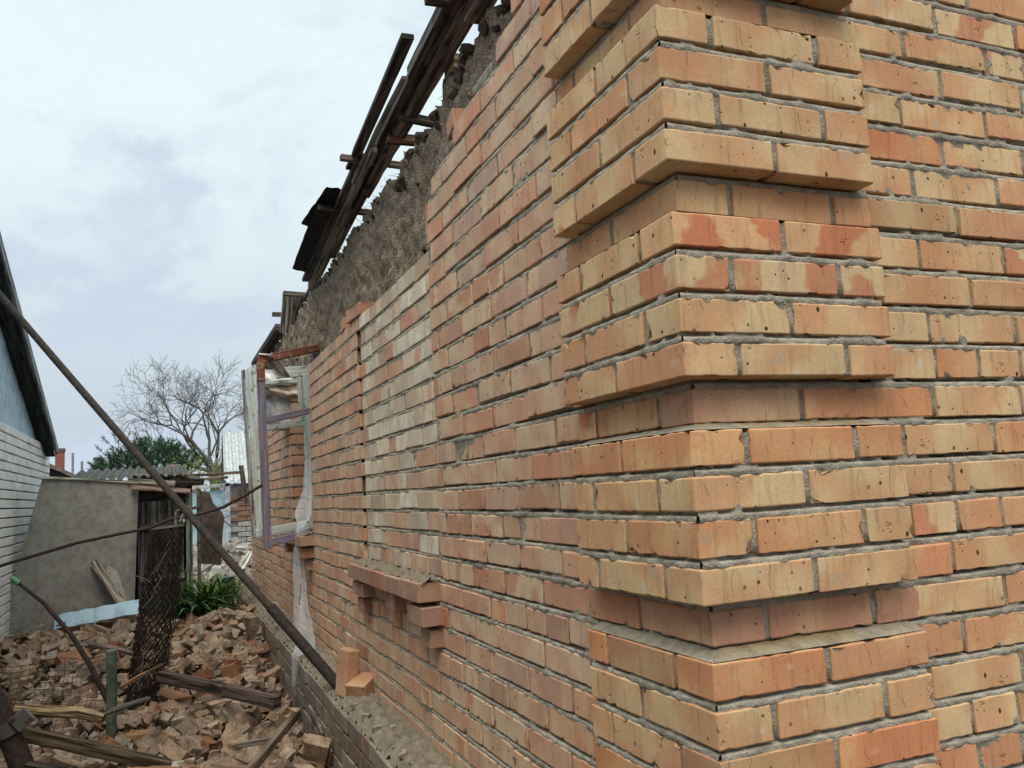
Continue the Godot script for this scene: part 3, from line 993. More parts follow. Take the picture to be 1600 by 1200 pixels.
func build_eaves(house: Node3D) -> void:
	var roof := Node3D.new()
	roof.name = "broken_eaves"
	house.add_child(roof)
	roof.set_meta("label", "broken dark roof timbers hanging over the wall top")
	var dark := Color(0.115, 0.10, 0.10)
	var brown := Color(0.21, 0.165, 0.155)
	var grey := Color(0.30, 0.28, 0.26)
	# [name, from, to, width, thickness, colour, warp]
	var list := [
		["eaves_board", Vector3(-0.03, 1.46, -1.52), Vector3(0.022, 1.455, -2.80), 0.048, 0.022, dark, 0.0],
		["eaves_board", Vector3(0.045, 1.445, -2.6), Vector3(0.115, 1.40, -4.85), 0.06, 0.03, dark, 0.0],
		["rafter_plate", Vector3(0.005, 1.485, 0.40), Vector3(0.078, 1.478, -1.82), 0.06, 0.05, dark * 1.5, 0.0],
		["rafter_plate", Vector3(0.066, 1.47, -1.35), Vector3(0.125, 1.455, -3.45), 0.046, 0.045, dark * 1.2, 0.01],
		["rafter_plate", Vector3(0.065, 1.50, 0.40), Vector3(0.165, 1.48, -3.65), 0.06, 0.05, dark * 0.8, 0.0],
		["rafter_plate", Vector3(0.085, 1.46, 0.40), Vector3(0.155, 1.44, -3.10), 0.062, 0.05, brown, 0.0],
		["rafter_plate", Vector3(0.12, 1.465, -0.2), Vector3(0.14, 1.445, -1.30), 0.07, 0.07, brown * 1.5, 0.0],
		["split_board", Vector3(0.015, 1.42, -1.75), Vector3(0.045, 1.40, -2.85), 0.018, 0.02, grey, 0.012],
		["split_board", Vector3(0.05, 1.40, -2.4), Vector3(0.15, 1.37, -4.9), 0.03, 0.05, grey * 0.8, 0.015],
		["split_board", Vector3(0.13, 1.40, -2.9), Vector3(0.17, 1.37, -4.1), 0.04, 0.03, dark, 0.01],
		["fascia_board", Vector3(0.10, 1.39, -3.2), Vector3(0.215, 1.33, -6.2), 0.055, 0.018, grey * 0.75, 0.0],
		["fascia_board", Vector3(0.16, 1.37, -5.2), Vector3(0.27, 1.30, -7.4), 0.05, 0.02, grey * 0.6, 0.0],
		["lath", Vector3(-0.04, 1.455, -1.27), Vector3(0.05, 1.455, -1.26), 0.045, 0.03, dark, 0.0],
		["lath", Vector3(-0.06, 1.44, -2.64), Vector3(0.45, 1.43, -2.66), 0.035, 0.03, brown * 0.8, 0.0],
		["lath", Vector3(0.09, 1.43, -2.10), Vector3(0.50, 1.42, -2.16), 0.05, 0.03, dark, 0.0],
		["lath", Vector3(0.09, 1.42, -2.32), Vector3(0.50, 1.42, -2.30), 0.06, 0.035, Color(0.30, 0.17, 0.12), 0.0],
		["lath", Vector3(0.155, 1.42, -1.62), Vector3(0.40, 1.40, -1.62), 0.12, 0.06, Color(0.42, 0.30, 0.20), 0.0],
		["lath", Vector3(-0.05, 1.43, -3.35), Vector3(0.35, 1.42, -3.35), 0.045, 0.03, grey * 0.6, 0.0],
		["lath", Vector3(0.03, 1.44, -5.45), Vector3(0.32, 1.43, -5.45), 0.05, 0.035, grey * 0.55, 0.0],
		["lath", Vector3(0.02, 1.41, -6.1), Vector3(0.3, 1.41, -6.1), 0.05, 0.035, grey * 0.5, 0.0],
		["hanging_board", Vector3(0.075, 1.46, -5.50), Vector3(0.065, 1.16, -5.66), 0.085, 0.018, grey * 1.7, 0.0],
		["hanging_board", Vector3(0.165, 1.45, -5.55), Vector3(0.16, 1.24, -5.7), 0.09, 0.018, grey * 1.3, 0.0],
		["fallen_rafter", Vector3(0.13, 1.36, -6.4), Vector3(0.04, 1.22, -7.7), 0.10, 0.06, dark, 0.0],
		["fallen_rafter", Vector3(-0.06, 1.02, -6.2), Vector3(0.03, 0.93, -6.05), 0.07, 0.05, dark * 0.8, 0.0],
		["fallen_rafter", Vector3(-0.06, 0.88, -6.1), Vector3(0.07, 0.98, -6.1), 0.05, 0.04, dark * 0.8, 0.0],
	]
	for q in list:
		var b := mb()
		var col: Color = q[5]
		col.a = 1.0
		b.plank(q[1], q[2], q[3], q[4], Vector3.UP if q[0] != "hanging_board" else Vector3(0, 0, 1), col, 0.12, q[6], 0.004, 0.005)
		part(roof, q[0], b, M.wood)
	var felt := mb()
	for s in [[Vector3(-0.06, 1.45, -3.36), Vector3(0.12, 1.43, -3.40), Vector3(0.17, 1.42, -4.75), Vector3(-0.005, 1.44, -4.68)], [Vector3(-0.035, 1.48, -3.15), Vector3(0.14, 1.46, -3.15), Vector3(0.12, 1.44, -3.9), Vector3(-0.085, 1.46, -3.72)]]:
		var p := PackedVector3Array()
		for j in 13:
			for i in 7:
				var a: Vector3 = s[0].lerp(s[1], i / 6.0)
				var e: Vector3 = s[3].lerp(s[2], i / 6.0)
				var q := a.lerp(e, j / 12.0)
				p.append(q + Vector3(0, noise.get_noise_3dv(q * 90.0) * 0.012, noise.get_noise_3dv(q * 130.0) * 0.03 if j == 12 or j == 0 else 0.0))
		felt.grid(p, 7, Vector3.UP, PackedColorArray([Color(0.6, 0.58, 0.58)]), PackedVector2Array())
		var under := PackedVector3Array()
		for q in p:
			under.append(q - Vector3(0, 0.008, 0))
		felt.grid(under, 7, Vector3.DOWN, PackedColorArray([Color(0.6, 0.58, 0.58)]), PackedVector2Array())
	part(roof, "roofing_felt", felt, M.felt)
	var straw := mb()   # reed and twigs sticking out along the wall top
	for k in 260:
		var u := rng.randf_range(0.7, 6.5)
		var a := Vector3(RECESS + 0.14 + rng.randf() * 0.1, 1.29 + rng.randf() * 0.05, -u)
		var e := a + Vector3(rng.randfn(-0.02, 0.03), rng.randfn(0.015, 0.03), rng.randfn(0.0, 0.05))
		straw.tube([a, (a + e) * 0.5 + Vector3(0, 0.006, 0), e], [0.0016, 0.0014, 0.0008], 3, Color(0.2, 0.16, 0.12), false)
	part(roof, "straw_ends", straw, M.plain).set_meta("kind", "stuff")


# ---------------------------------------------------------------- ground and rubble

func heap(x: float, z: float) -> float:
	var h := -1.385 + 0.05 * rough.get_noise_2d(x * 8.0, z * 8.0) + 0.03 * rough.get_noise_2d(x * 22.0, z * 22.0)
	h += 0.16 * smoothstep(-4.4, -6.6, z) * smoothstep(-9.4, -7.6, z)
	h -= 0.07 * smoothstep(-0.9, -0.3, x) * smoothstep(-6.0, -4.6, z)
	h -= 0.25 * smoothstep(-2.2, 0.5, z)
	h -= 0.45 * smoothstep(-8.4, -9.4, z)
	return h


func build_ground() -> void:
	var g := mb()
	var p := PackedVector3Array()
	var span := [-400.0, -120.0, -40.0, -12.0, -4.0, 0.0, 4.0, 12.0, 40.0, 120.0, 400.0]
	for z in span:
		for x in span:
			p.append(Vector3(x, GROUND, z))
	g.grid(p, span.size(), Vector3.UP, PackedColorArray([Color(0.5, 0.5, 0.44)]), PackedVector2Array())
	var o := alone("ground", Vector3.ZERO, g, M.earth, "", "", "", "structure")
	o.set_meta("label", "bare trodden earth of the yard")
	var r := mb()
	p = PackedVector3Array()
	var cols := PackedColorArray()
	var nx := 72
	for j in 300:
		for i in nx:
			var x := lerpf(-2.12, -0.08, i / (nx - 1.0))
			var z := lerpf(1.6, -9.6, j / 299.0)
			p.append(Vector3(x, heap(x, z) + 0.012 * rough.get_noise_2d(x * 90.0, z * 90.0), z))
			var k := clampf(0.5 + rough.get_noise_2d(x * 6.0, z * 6.0), 0.0, 1.0)
			cols.append(Color(0.62, 0.52, 0.44).lerp(Color(0.72, 0.66, 0.58), k))
	r.grid(p, nx, Vector3.UP, cols, PackedVector2Array())
	alone("rubble_mound", Vector3(-1.1, -1.4, -4.0), r, M.earth, "brown clay dust and grit heaped between the two houses", "rubble", "", "stuff")


func build_rubble() -> void:
	# a few broken shapes, shared by all loose bricks
	var shapes: Array[ArrayMesh] = []
	var lengths := []
	for k in 22:
		var b := mb()
		var whole := k % 4 == 0
		var L := 0.25 if whole else rng.randf_range(0.09, 0.2)
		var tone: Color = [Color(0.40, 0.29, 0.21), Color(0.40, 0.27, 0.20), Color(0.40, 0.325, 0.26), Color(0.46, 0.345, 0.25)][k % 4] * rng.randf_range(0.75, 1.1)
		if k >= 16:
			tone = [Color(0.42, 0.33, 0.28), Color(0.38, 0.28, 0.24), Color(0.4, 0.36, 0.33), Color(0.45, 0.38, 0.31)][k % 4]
		tone.a = 1.0
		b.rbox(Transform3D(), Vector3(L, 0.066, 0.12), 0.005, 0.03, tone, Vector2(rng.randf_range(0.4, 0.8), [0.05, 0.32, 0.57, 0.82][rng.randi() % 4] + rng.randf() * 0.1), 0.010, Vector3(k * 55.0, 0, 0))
		if not whole:   # one end broken off
			for i in b.v.size():
				var q := b.v[i]
				if q.x > L * 0.2:
					var cut := L * 0.36 + noise.get_noise_3d(q.y * 160.0 + k * 30.0, q.z * 90.0, k * 7.0) * 0.045 - q.z * rng.randf_range(0.2, 0.24) * (1.0 if k % 2 else -1.0)
					if q.x > cut:
						b.v[i].x = cut
						b.n[i] = Vector3(0.9, q.y * 3.0, q.z * 2.0).normalized()
		shapes.append(b.mesh())
		lengths.append(L)
	var lumps: Array[ArrayMesh] = []
	for k in 10:
		var b := mb()
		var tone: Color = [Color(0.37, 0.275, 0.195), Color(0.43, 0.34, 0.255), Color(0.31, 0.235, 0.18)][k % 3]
		b.lump(Transform3D(), Vector3(0.19, 0.11, 0.15), tone, Vector3(k * 31.0, k * 5.0, 3.0), 0.55, 7, 0.55)
		lumps.append(b.mesh())
	var where := [[-2.9, "nearest"], [-3.7, "about the green stake"], [-4.6, "about the wire netting"], [-5.7, "behind the wire netting"], [-9.9, "furthest back"]]
	var tones := ["orange brown", "dusty red", "pale greyish", "yellowish"]
	var lump_tones := ["brown", "pale", "dark"]
	var taken: Array[Vector3] = []
	var count := 0
	var tries := 0
	while count < 285 and tries < 9000:
		tries += 1
		var z := -2.2 - 6.6 * pow(rng.randf(), 1.15)
		var x := rng.randf_range(-2.0, -0.19)
		if x < -1.75 and z < -6.2:
			continue
		var at := Vector3(x, 0, z)
		var close := false
		var gap := 0.105
		for q in taken:
			if Vector2(q.x - x, q.z - z).length() < gap:
				close = true
				break
		if close:
			continue
		taken.append(at)
		at.y = heap(x, z) + rng.randf_range(-0.012, 0.06)
		var lump := rng.randf() < 0.26
		var o := MeshInstance3D.new()
		o.name = numbered("clay_lump" if lump else "loose_brick")
		var pick := rng.randi() % (lumps.size() if lump else shapes.size())
		var sc := rng.randf_range(0.45, 1.0) if lump else rng.randf_range(0.92, 1.06)
		o.mesh = lumps[pick] if lump else shapes[pick]
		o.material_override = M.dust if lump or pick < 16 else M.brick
		var tilt := Basis(Vector3(rng.randfn(), 0.3, rng.randfn()).normalized(), rng.randfn(0.0, 0.55))
		o.transform = Transform3D(tilt * Basis(Vector3.UP, rng.randf() * TAU) * Basis(Vector3.RIGHT, PI / 2 if rng.randf() < 0.18 and not lump else 0.0) * Basis().scaled(Vector3.ONE * sc), at)
		add_child(o)
		var zone := ""
		for q in where:
			if z > q[0]:
				zone = q[1]
				break
		if not zone:
			zone = where[4][1]
		var half := "by the plinth" if x > -0.75 else "in mid passage" if x > -1.4 else "by the white house"
		var lie := absf(o.transform.basis.y.normalized().y)
		var pose := "flat" if lie > 0.93 else "tilted" if lie > 0.6 else "upended"
		var look: String = "%s %s" % [lump_tones[pick % 3], "big clay lump" if sc > 0.82 else "clay lump" if sc > 0.62 else "small clay lump"] if lump else "%s %s" % [tones[pick % 4], "whole brick" if pick % 4 == 0 else "brick fragment" if lengths[pick] < 0.14 else "half brick"]
		tag(o, "%s lying %s in rubble %s, %s" % [look, pose, half, zone], "clay lump" if lump else "brick", "clay lumps in the rubble" if lump else "loose bricks in the rubble")
		count += 1
	# crumbs and shards too small to tell apart
	var b := mb()
	for k in 1500:
		var z := -2.0 - 7.0 * rng.randf()
		var x := rng.randf_range(-2.05, -0.15)
		var s := rng.randf_range(0.03, 0.08)
		var tone: Color = [Color(0.40, 0.285, 0.20), Color(0.45, 0.36, 0.285), Color(0.33, 0.26, 0.205), Color(0.40, 0.275, 0.205)][rng.randi() % 4] * rng.randf_range(0.75, 1.1)
		var basis := Basis(Vector3(rng.randfn(), rng.randfn(), rng.randfn()).normalized(), rng.randf() * TAU)
		b.lump(Transform3D(basis, Vector3(x, heap(x, z) + s * 0.3 + rng.randf() * 0.05, z)), Vector3(s * rng.randf_range(0.9, 1.8), s * rng.randf_range(0.4, 0.9), s), tone, Vector3(k * 3.0, 7, 0), 0.4, 2, 0.9)
	for k in 3600:
		var z := 0.0 - 9.2 * rng.randf()
		var x := rng.randf_range(-2.05, -0.13)
		var s := 0.012 + pow(rng.randf(), 3.0) * 0.055
		var tone: Color = [Color(0.62, 0.47, 0.35), Color(0.7, 0.62, 0.52), Color(0.5, 0.44, 0.38), Color(0.62, 0.38, 0.24)][rng.randi() % 4]
		var basis := Basis(Vector3(rng.randfn(), rng.randfn(), rng.randfn()).normalized(), rng.randf() * TAU)
		b.lump(Transform3D(basis, Vector3(x, heap(x, z) + s * 0.35 + rng.randf() * 0.02, z)), Vector3(s * rng.randf_range(0.8, 2.0), s * 0.7, s), tone * 0.62, Vector3(k * 3.0, 0, 0), 0.5, 1, 0.9)
	alone("rubble_crumbs", Vector3(-1.1, -1.4, -4.0), b, M.dust, "small shards of brick and clay scattered over the rubble", "rubble", "", "stuff")
	b = mb()
	for k in 420:   # crumbs on the plinth
		var z := -rng.randf_range(0.9, 8.4)
		var s := 0.005 + pow(rng.randf(), 4.0) * 0.02
		b.lump(Transform3D(Basis(Vector3.UP, rng.randf() * TAU), Vector3(rng.randf_range(-0.09, 0.02), -1.10 + s * 0.3, z)), Vector3(s * 1.6, s, s * 1.2), Color(0.40, 0.35, 0.295), Vector3(k * 3.0, 5, 0), 0.5, 2, 0.8)
	alone("plinth_crumbs", Vector3(-0.08, -1.1, -3.0), b, M.dust, "crumbled mortar lying along the top of the plinth", "rubble", "", "stuff")
	# two bricks left on the plinth
	for q in [[Vector3(-0.055, -1.0, -2.88), Basis(Vector3(0, 0, 1), 1.47) * Basis(Vector3.RIGHT, 0.22), 0.215, "whole orange brick standing on end on the plinth beside the pipe"], [Vector3(0.0, -1.05, -2.80), Basis(Vector3.UP, 0.7) * Basis(Vector3(0, 0, 1), 0.35), 0.12, "half brick with a pit lying on the plinth against the wall"]]:
		b = mb()
		b.rbox(Transform3D(q[1], q[0]), Vector3(q[2], 0.066, 0.115), 0.007, 0.014, Color(0.72, 0.62, 0.54), Vector2(0.6, 0.08), 0.014, q[0] * 300.0)
		alone("plinth_loose_brick", q[0] - Vector3(0, 0.1, 0), b, M.side_brick, q[3], "brick")
	# boards and beams that lie in it
	var wood := [
		["beam", Vector3(-0.88, -1.17, -4.35), Vector3(-0.30, -1.24, -3.55), 0.06, 0.062, Color(0.13, 0.095, 0.09), "dark brown squared beam half buried in rubble beside the plinth"],
		["plank", Vector3(-0.70, -1.34, -2.25), Vector3(-0.30, -1.15, -2.85), 0.032, 0.036, Color(0.17, 0.135, 0.095), "grey brown plank leaning on rubble near the plinth"],
		["beam", Vector3(-1.50, -1.10, -3.15), Vector3(-0.70, -1.37, -2.95), 0.05, 0.055, Color(0.15, 0.115, 0.08), "long weathered beam crossing the front of the rubble"],
		["beam", Vector3(-1.40, -1.24, -3.0), Vector3(-0.80, -1.42, -2.85), 0.06, 0.06, Color(0.09, 0.075, 0.06), "dark rotten beam under the long weathered beam"],
		["lath", Vector3(-1.18, -1.13, -3.25), Vector3(-0.92, -1.10, -3.4), 0.03, 0.02, Color(0.16, 0.15, 0.14), "short dark lath beside the green stake"],
		["plank", Vector3(-1.75, -1.16, -6.4), Vector3(-1.30, -1.20, -6.0), 0.09, 0.03, Color(0.2, 0.18, 0.16), "dark board lying below the blue metal sheet"],
		["plank", Vector3(-1.35, -1.16, -5.9), Vector3(-1.02, -1.19, -5.4), 0.06, 0.03, Color(0.2, 0.16, 0.14), "dark board pointing at the wire netting"],
		["lath", Vector3(-0.55, -1.27, -2.95), Vector3(-0.36, -1.26, -2.9), 0.03, 0.025, Color(0.22, 0.2, 0.18), "short lath lying in front of the dark squared beam"],
		["lath", Vector3(-0.14, -1.27, -3.5), Vector3(-0.14, -1.32, -3.1), 0.02, 0.014, Color(0.3, 0.28, 0.25), "thin lath leaning along the plinth"],
		["lath", Vector3(-1.08, -1.15, -4.05), Vector3(-0.86, -1.08, -4.2), 0.02, 0.02, Color(0.42, 0.26, 0.16), "thin reddish lath at the foot of the wire netting"],
	]
	for q in wood:
		b = mb()
		b.plank(q[1], q[2], q[3], q[4], Vector3.UP, q[5], 0.06, 0.004, 0.005, 0.008)
		alone(q[0], (q[1] + q[2]) * 0.5 - Vector3(0, 0.04, 0), b, M.wood, q[6], q[0])
	b = mb()
	b.tube([Vector3(-1.46, -1.02, -3.15), Vector3(-1.33, -1.045, -3.13), Vector3(-1.2, -1.055, -3.07), Vector3(-1.1, -1.085, -3.03)], [0.024, 0.026, 0.025, 0.02], 12, Color(0.36, 0.27, 0.16), true, 0.12)
	alone("log", Vector3(-1.28, -1.1, -3.1), b, M.bark, "yellow barked round log lying on the rubble by the green stake", "log")


func build_yard() -> void:
	# the pipe that leans from the plinth to the neighbour's eaves
	var foot := Vector3(-0.068, -1.09, -3.06)
	var top := Vector3(-2.05, 1.53, -4.58)
	var pipe := thing("brace_pipe", foot, "long rusty pipe leaning from the plinth up to the left over the yard", "pipe")
	var b := mb()
	var pts := []
	var rr := []
	for k in 30:
		pts.append(foot.lerp(top, k / 29.0) + Vector3(0, -0.01 * sin(k / 29.0 * PI), 0))
		rr.append(0.0198)
	b.tube(pts, rr, 16, Color.WHITE, true, 0.03)
	part(pipe, "pipe", b, M.rust)
	b = mb()
	b.tube([foot, foot.lerp(top, 0.07), foot.lerp(top, 0.145)], [0.0265, 0.0265, 0.0262], 16, Color(0.75, 0.75, 0.75), true, 0.05)
	part(pipe, "sleeve", b, M.rust)
	# chain-link netting that hangs bunched up from the rod
	var net := thing("wire_netting", Vector3(-1.02, -1.42, -4.4), "dark rusty chain link netting hanging bunched up from the bent rod", "wire netting")
	for k in 6:
		b = mb()
		var zo := -4.36 - 0.014 * k
		var ph := k * 1.7
		var cols_n := 8
		var rows_n := 44
		var node := func(i: int, j: int) -> Vector3:
			var t := j / float(rows_n)
			var s := (i + (0.5 if j % 2 else 0.0)) / cols_n
			var l := Vector3(-0.915, -0.325, zo).lerp(Vector3(-1.075, -1.42, zo), t)
			var w := 0.165 + 0.05 * sin(t * PI) - 0.03 * t
			var fold := 0.5 - 0.5 * cos(s * PI)
			return l + Vector3(w * lerpf(s, fold, 0.6) + 0.012 * sin(t * 7.0 + ph), 0.01 * sin(s * 6.0 + ph), 0.018 * sin(s * 9.0 + ph + t * 4.0))
		for j in rows_n:
			for i in cols_n:
				var c: Vector3 = node.call(i, j)
				for e in [node.call(i + (1 if j % 2 else 0), j + 1), node.call(i - (0 if j % 2 else 1), j + 1)]:
					b.tube([c, e], [0.0021, 0.0021], 3, Color(0.75, 0.66, 0.6), false)
		part(net, "netting_fold", b, M.rust)
	for k in 9:   # loose wire ends
		b = mb()
		var t := rng.randf_range(0.2, 0.98)
		var c := Vector3(-0.84, -0.325, -4.36).lerp(Vector3(-1.0, -1.38, -4.36), t) + Vector3(rng.randfn(0.0, 0.05), 0, 0.03)
		var e := c + Vector3(rng.randfn(0.03, 0.04), rng.randf_range(0.04, 0.15), rng.randfn(0.0, 0.02))
		b.tube([c, c.lerp(e, 0.5) + Vector3(0.012, 0, 0.01), e], [0.0024, 0.0022, 0.0016], 4, Color(0.75, 0.72, 0.68), false)
		part(net, "wire_end", b, M.iron)
	b = mb()   # square mesh sagging over the rubble
	for k in 17:
		var pts2 := []
		for j in 12:
			var t := j / 11.0
			var x := -1.82 + k * 0.042
			pts2.append(Vector3(x + 0.01 * sin(t * 4.0), lerpf(-0.98, -1.30, t) + 0.012 * sin(k * 0.8 + t * 5.0), lerpf(-4.15, -3.55, t)))
		b.tube(pts2, [0.0016, 0.0016, 0.0016, 0.0016, 0.0016, 0.0016, 0.0016, 0.0016, 0.0016, 0.0016, 0.0016, 0.0016], 3, Color(0.7, 0.6, 0.5), false)
	for j in 15:
		var t := j / 14.0
		var pts2 := []
		for k in 17:
			pts2.append(Vector3(-1.82 + k * 0.042 + 0.01 * sin(t * 4.0), lerpf(-0.98, -1.30, t) + 0.012 * sin(k * 0.8 + t * 5.0), lerpf(-4.15, -3.55, t)))
		var r17 := []
		r17.resize(17)
		r17.fill(0.0016)
		b.tube(pts2, r17, 3, Color(0.7, 0.6, 0.5), false)
	alone("square_mesh", Vector3(-1.5, -1.2, -3.9), b, M.rust, "rusty square wire mesh sagging over the rubble at the left", "wire mesh")
	var rail := [Vector3(-1.95, -0.52, -4.82), Vector3(-1.76, -0.475, -4.73), Vector3(-1.34, -0.365, -4.54), Vector3(-1.1, -0.325, -4.45), Vector3(-0.93, -0.30, -4.36), Vector3(-0.86, -0.272, -4.33), Vector3(-0.80, -0.25, -4.31), Vector3(-0.70, -0.245, -4.27), Vector3(-0.52, -0.20, -4.17), Vector3(-0.39, -0.13, -4.11), Vector3(-0.30, -0.08, -4.08)]
	b = mb()
	rr = []
	for q in rail:
		rr.append(0.0098)
	b.tube(rail, rr, 10, Color(1, 0.95, 0.9), true, 0.06)
	alone("bent_rail", Vector3(-1.0, -0.4, -4.4), b, M.rust, "thin rusty bent rod running across the yard over the wire netting", "rod")
	b = mb()
	b.tube([Vector3(-0.785, -0.285, -4.265), Vector3(-0.785, -0.215, -4.265), Vector3(-0.775, -0.205, -4.262), Vector3(-0.705, -0.185, -4.24)], [0.006, 0.006, 0.006, 0.006], 8, Color.WHITE)
	b.tube([Vector3(-0.76, -0.27, -4.25), Vector3(-0.745, -0.225, -4.245)], [0.007, 0.007], 8, Color.WHITE)
	alone("hook", Vector3(-0.785, -0.285, -4.265), b, M.iron, "pale bent iron hook above the wire netting", "hook")
	# green stake, thin rod with a green tip, leaning pipe at the left edge
	b = mb()
	b.tube([Vector3(-1.105, -1.42, -3.68), Vector3(-1.10, -1.1, -3.65), Vector3(-1.102, -0.885, -3.63)], [0.026, 0.025, 0.025], 14, Color(0.13, 0.165, 0.125), true, 0.05)
	alone("green_stake", Vector3(-1.105, -1.42, -3.68), b, M.plain, "short dark green metal stake standing in the rubble", "stake")
	var rod := thing("iron_rod", Vector3(-1.12, -1.13, -3.67), "thin dark rod with a green tip slanting up left from the stake", "rod")
	b = mb()
	b.tube([Vector3(-1.115, -1.15, -3.67), Vector3(-1.19, -0.98, -3.69), Vector3(-1.29, -0.80, -3.72), Vector3(-1.42, -0.63, -3.75), Vector3(-1.54, -0.52, -3.78)], [0.014, 0.013, 0.012, 0.010, 0.008], 10, Color(0.8, 0.75, 0.7), true, 0.15)
	part(rod, "rod", b, M.rust)
	b = mb()
	b.tube([Vector3(-1.535, -0.524, -3.778), Vector3(-1.57, -0.492, -3.786)], [0.016, 0.012], 10, Color(0.12, 0.3, 0.16))
	part(rod, "green_tip", b, M.plain)
	var gate := thing("gate_rail", Vector3(-1.4, -1.36, -3.1), "thick reddish pipe leaning at the left edge with a grey clamp", "pipe")
	b = mb()
	b.tube([Vector3(-1.33, -1.46, -3.02), Vector3(-1.45, -1.14, -3.05), Vector3(-1.62, -0.74, -3.10)], [0.048, 0.048, 0.046], 14, Color(0.85, 0.72, 0.68), true, 0.03)
	part(gate, "pipe", b, M.rust)
	b = mb()
	b.plank(Vector3(-1.44, -1.06, -3.0), Vector3(-1.38, -1.01, -2.98), 0.07, 0.02, Vector3(0, 0, 1), Color(0.5, 0.52, 0.52), 0.05, 0.0, 0.004)
	b.tube([Vector3(-1.462, -1.105, -3.045), Vector3(-1.485, -1.05, -3.05)], [0.054, 0.054], 14, Color(0.3, 0.3, 0.3))
	part(gate, "clamp", b, M.iron)
	# blue sheet
	b = mb()
	var sp := PackedVector3Array()
	for j in 5:
		for i in 41:
			var t := i / 40.0
			var q := Vector3(-1.70, -1.145, -6.9).lerp(Vector3(-1.05, -1.06, -6.75), t) + Vector3(0, 0.105 * j / 4.0, -0.10 * j / 4.0)
			q.y += 0.008 * absf(sin(t * 13.0)) + rough.get_noise_2d(t * 9.0, j * 0.7) * 0.01
			sp.append(q)
	b.grid(sp, 41, Vector3(0, 0.6, 1), PackedColorArray([Color(0.84, 0.83, 0.84)]), PackedVector2Array())
	for i in sp.size():
		sp[i] += Vector3(0, -0.004, -0.004)
	b.grid(sp, 41, Vector3(0, -0.6, -1), PackedColorArray([Color(0.6, 0.62, 0.65)]), PackedVector2Array())
	alone("blue_sheet", Vector3(-1.4, -1.15, -6.85), b, M.blue_sheet, "strip of pale blue sheet metal lying below the grey slab", "metal sheet")


func slab_prism(b: MB, poly: Array, depth: Vector3, col: Color) -> void:   # a flat polygon given a thickness
	b.face(poly, col)
	var back := []
	for q in poly:
		back.append(q + depth)
	var rev := back.duplicate()
	rev.reverse()
	b.face(rev, col)
	for i in poly.size():
		var k := (i + 1) % poly.size()
		b.face([poly[i], back[i], back[k], poly[k]], col)


func corrugated(b: MB, o: Vector3, across: Vector3, down: Vector3, waves: int, amp: float, col: Color, torn := 0.0) -> void:
	var nx := waves * 8 + 1
	var up := across.cross(down).normalized()
	if up.y < 0.0:
		up = -up
	for face in 2:
		var p := PackedVector3Array()
		for j in 9:
			for i in nx:
				var t := i / (nx - 1.0)
				var s := j / 8.0
				if torn > 0.0 and j == 8:
					s += torn * rough.get_noise_1d(t * 90.0)
				p.append(o + across * t + down * s + up * (amp * cos(t * waves * TAU) - face * 0.007))
		b.grid(p, nx, up if face == 0 else -up, PackedColorArray([col]), PackedVector2Array())


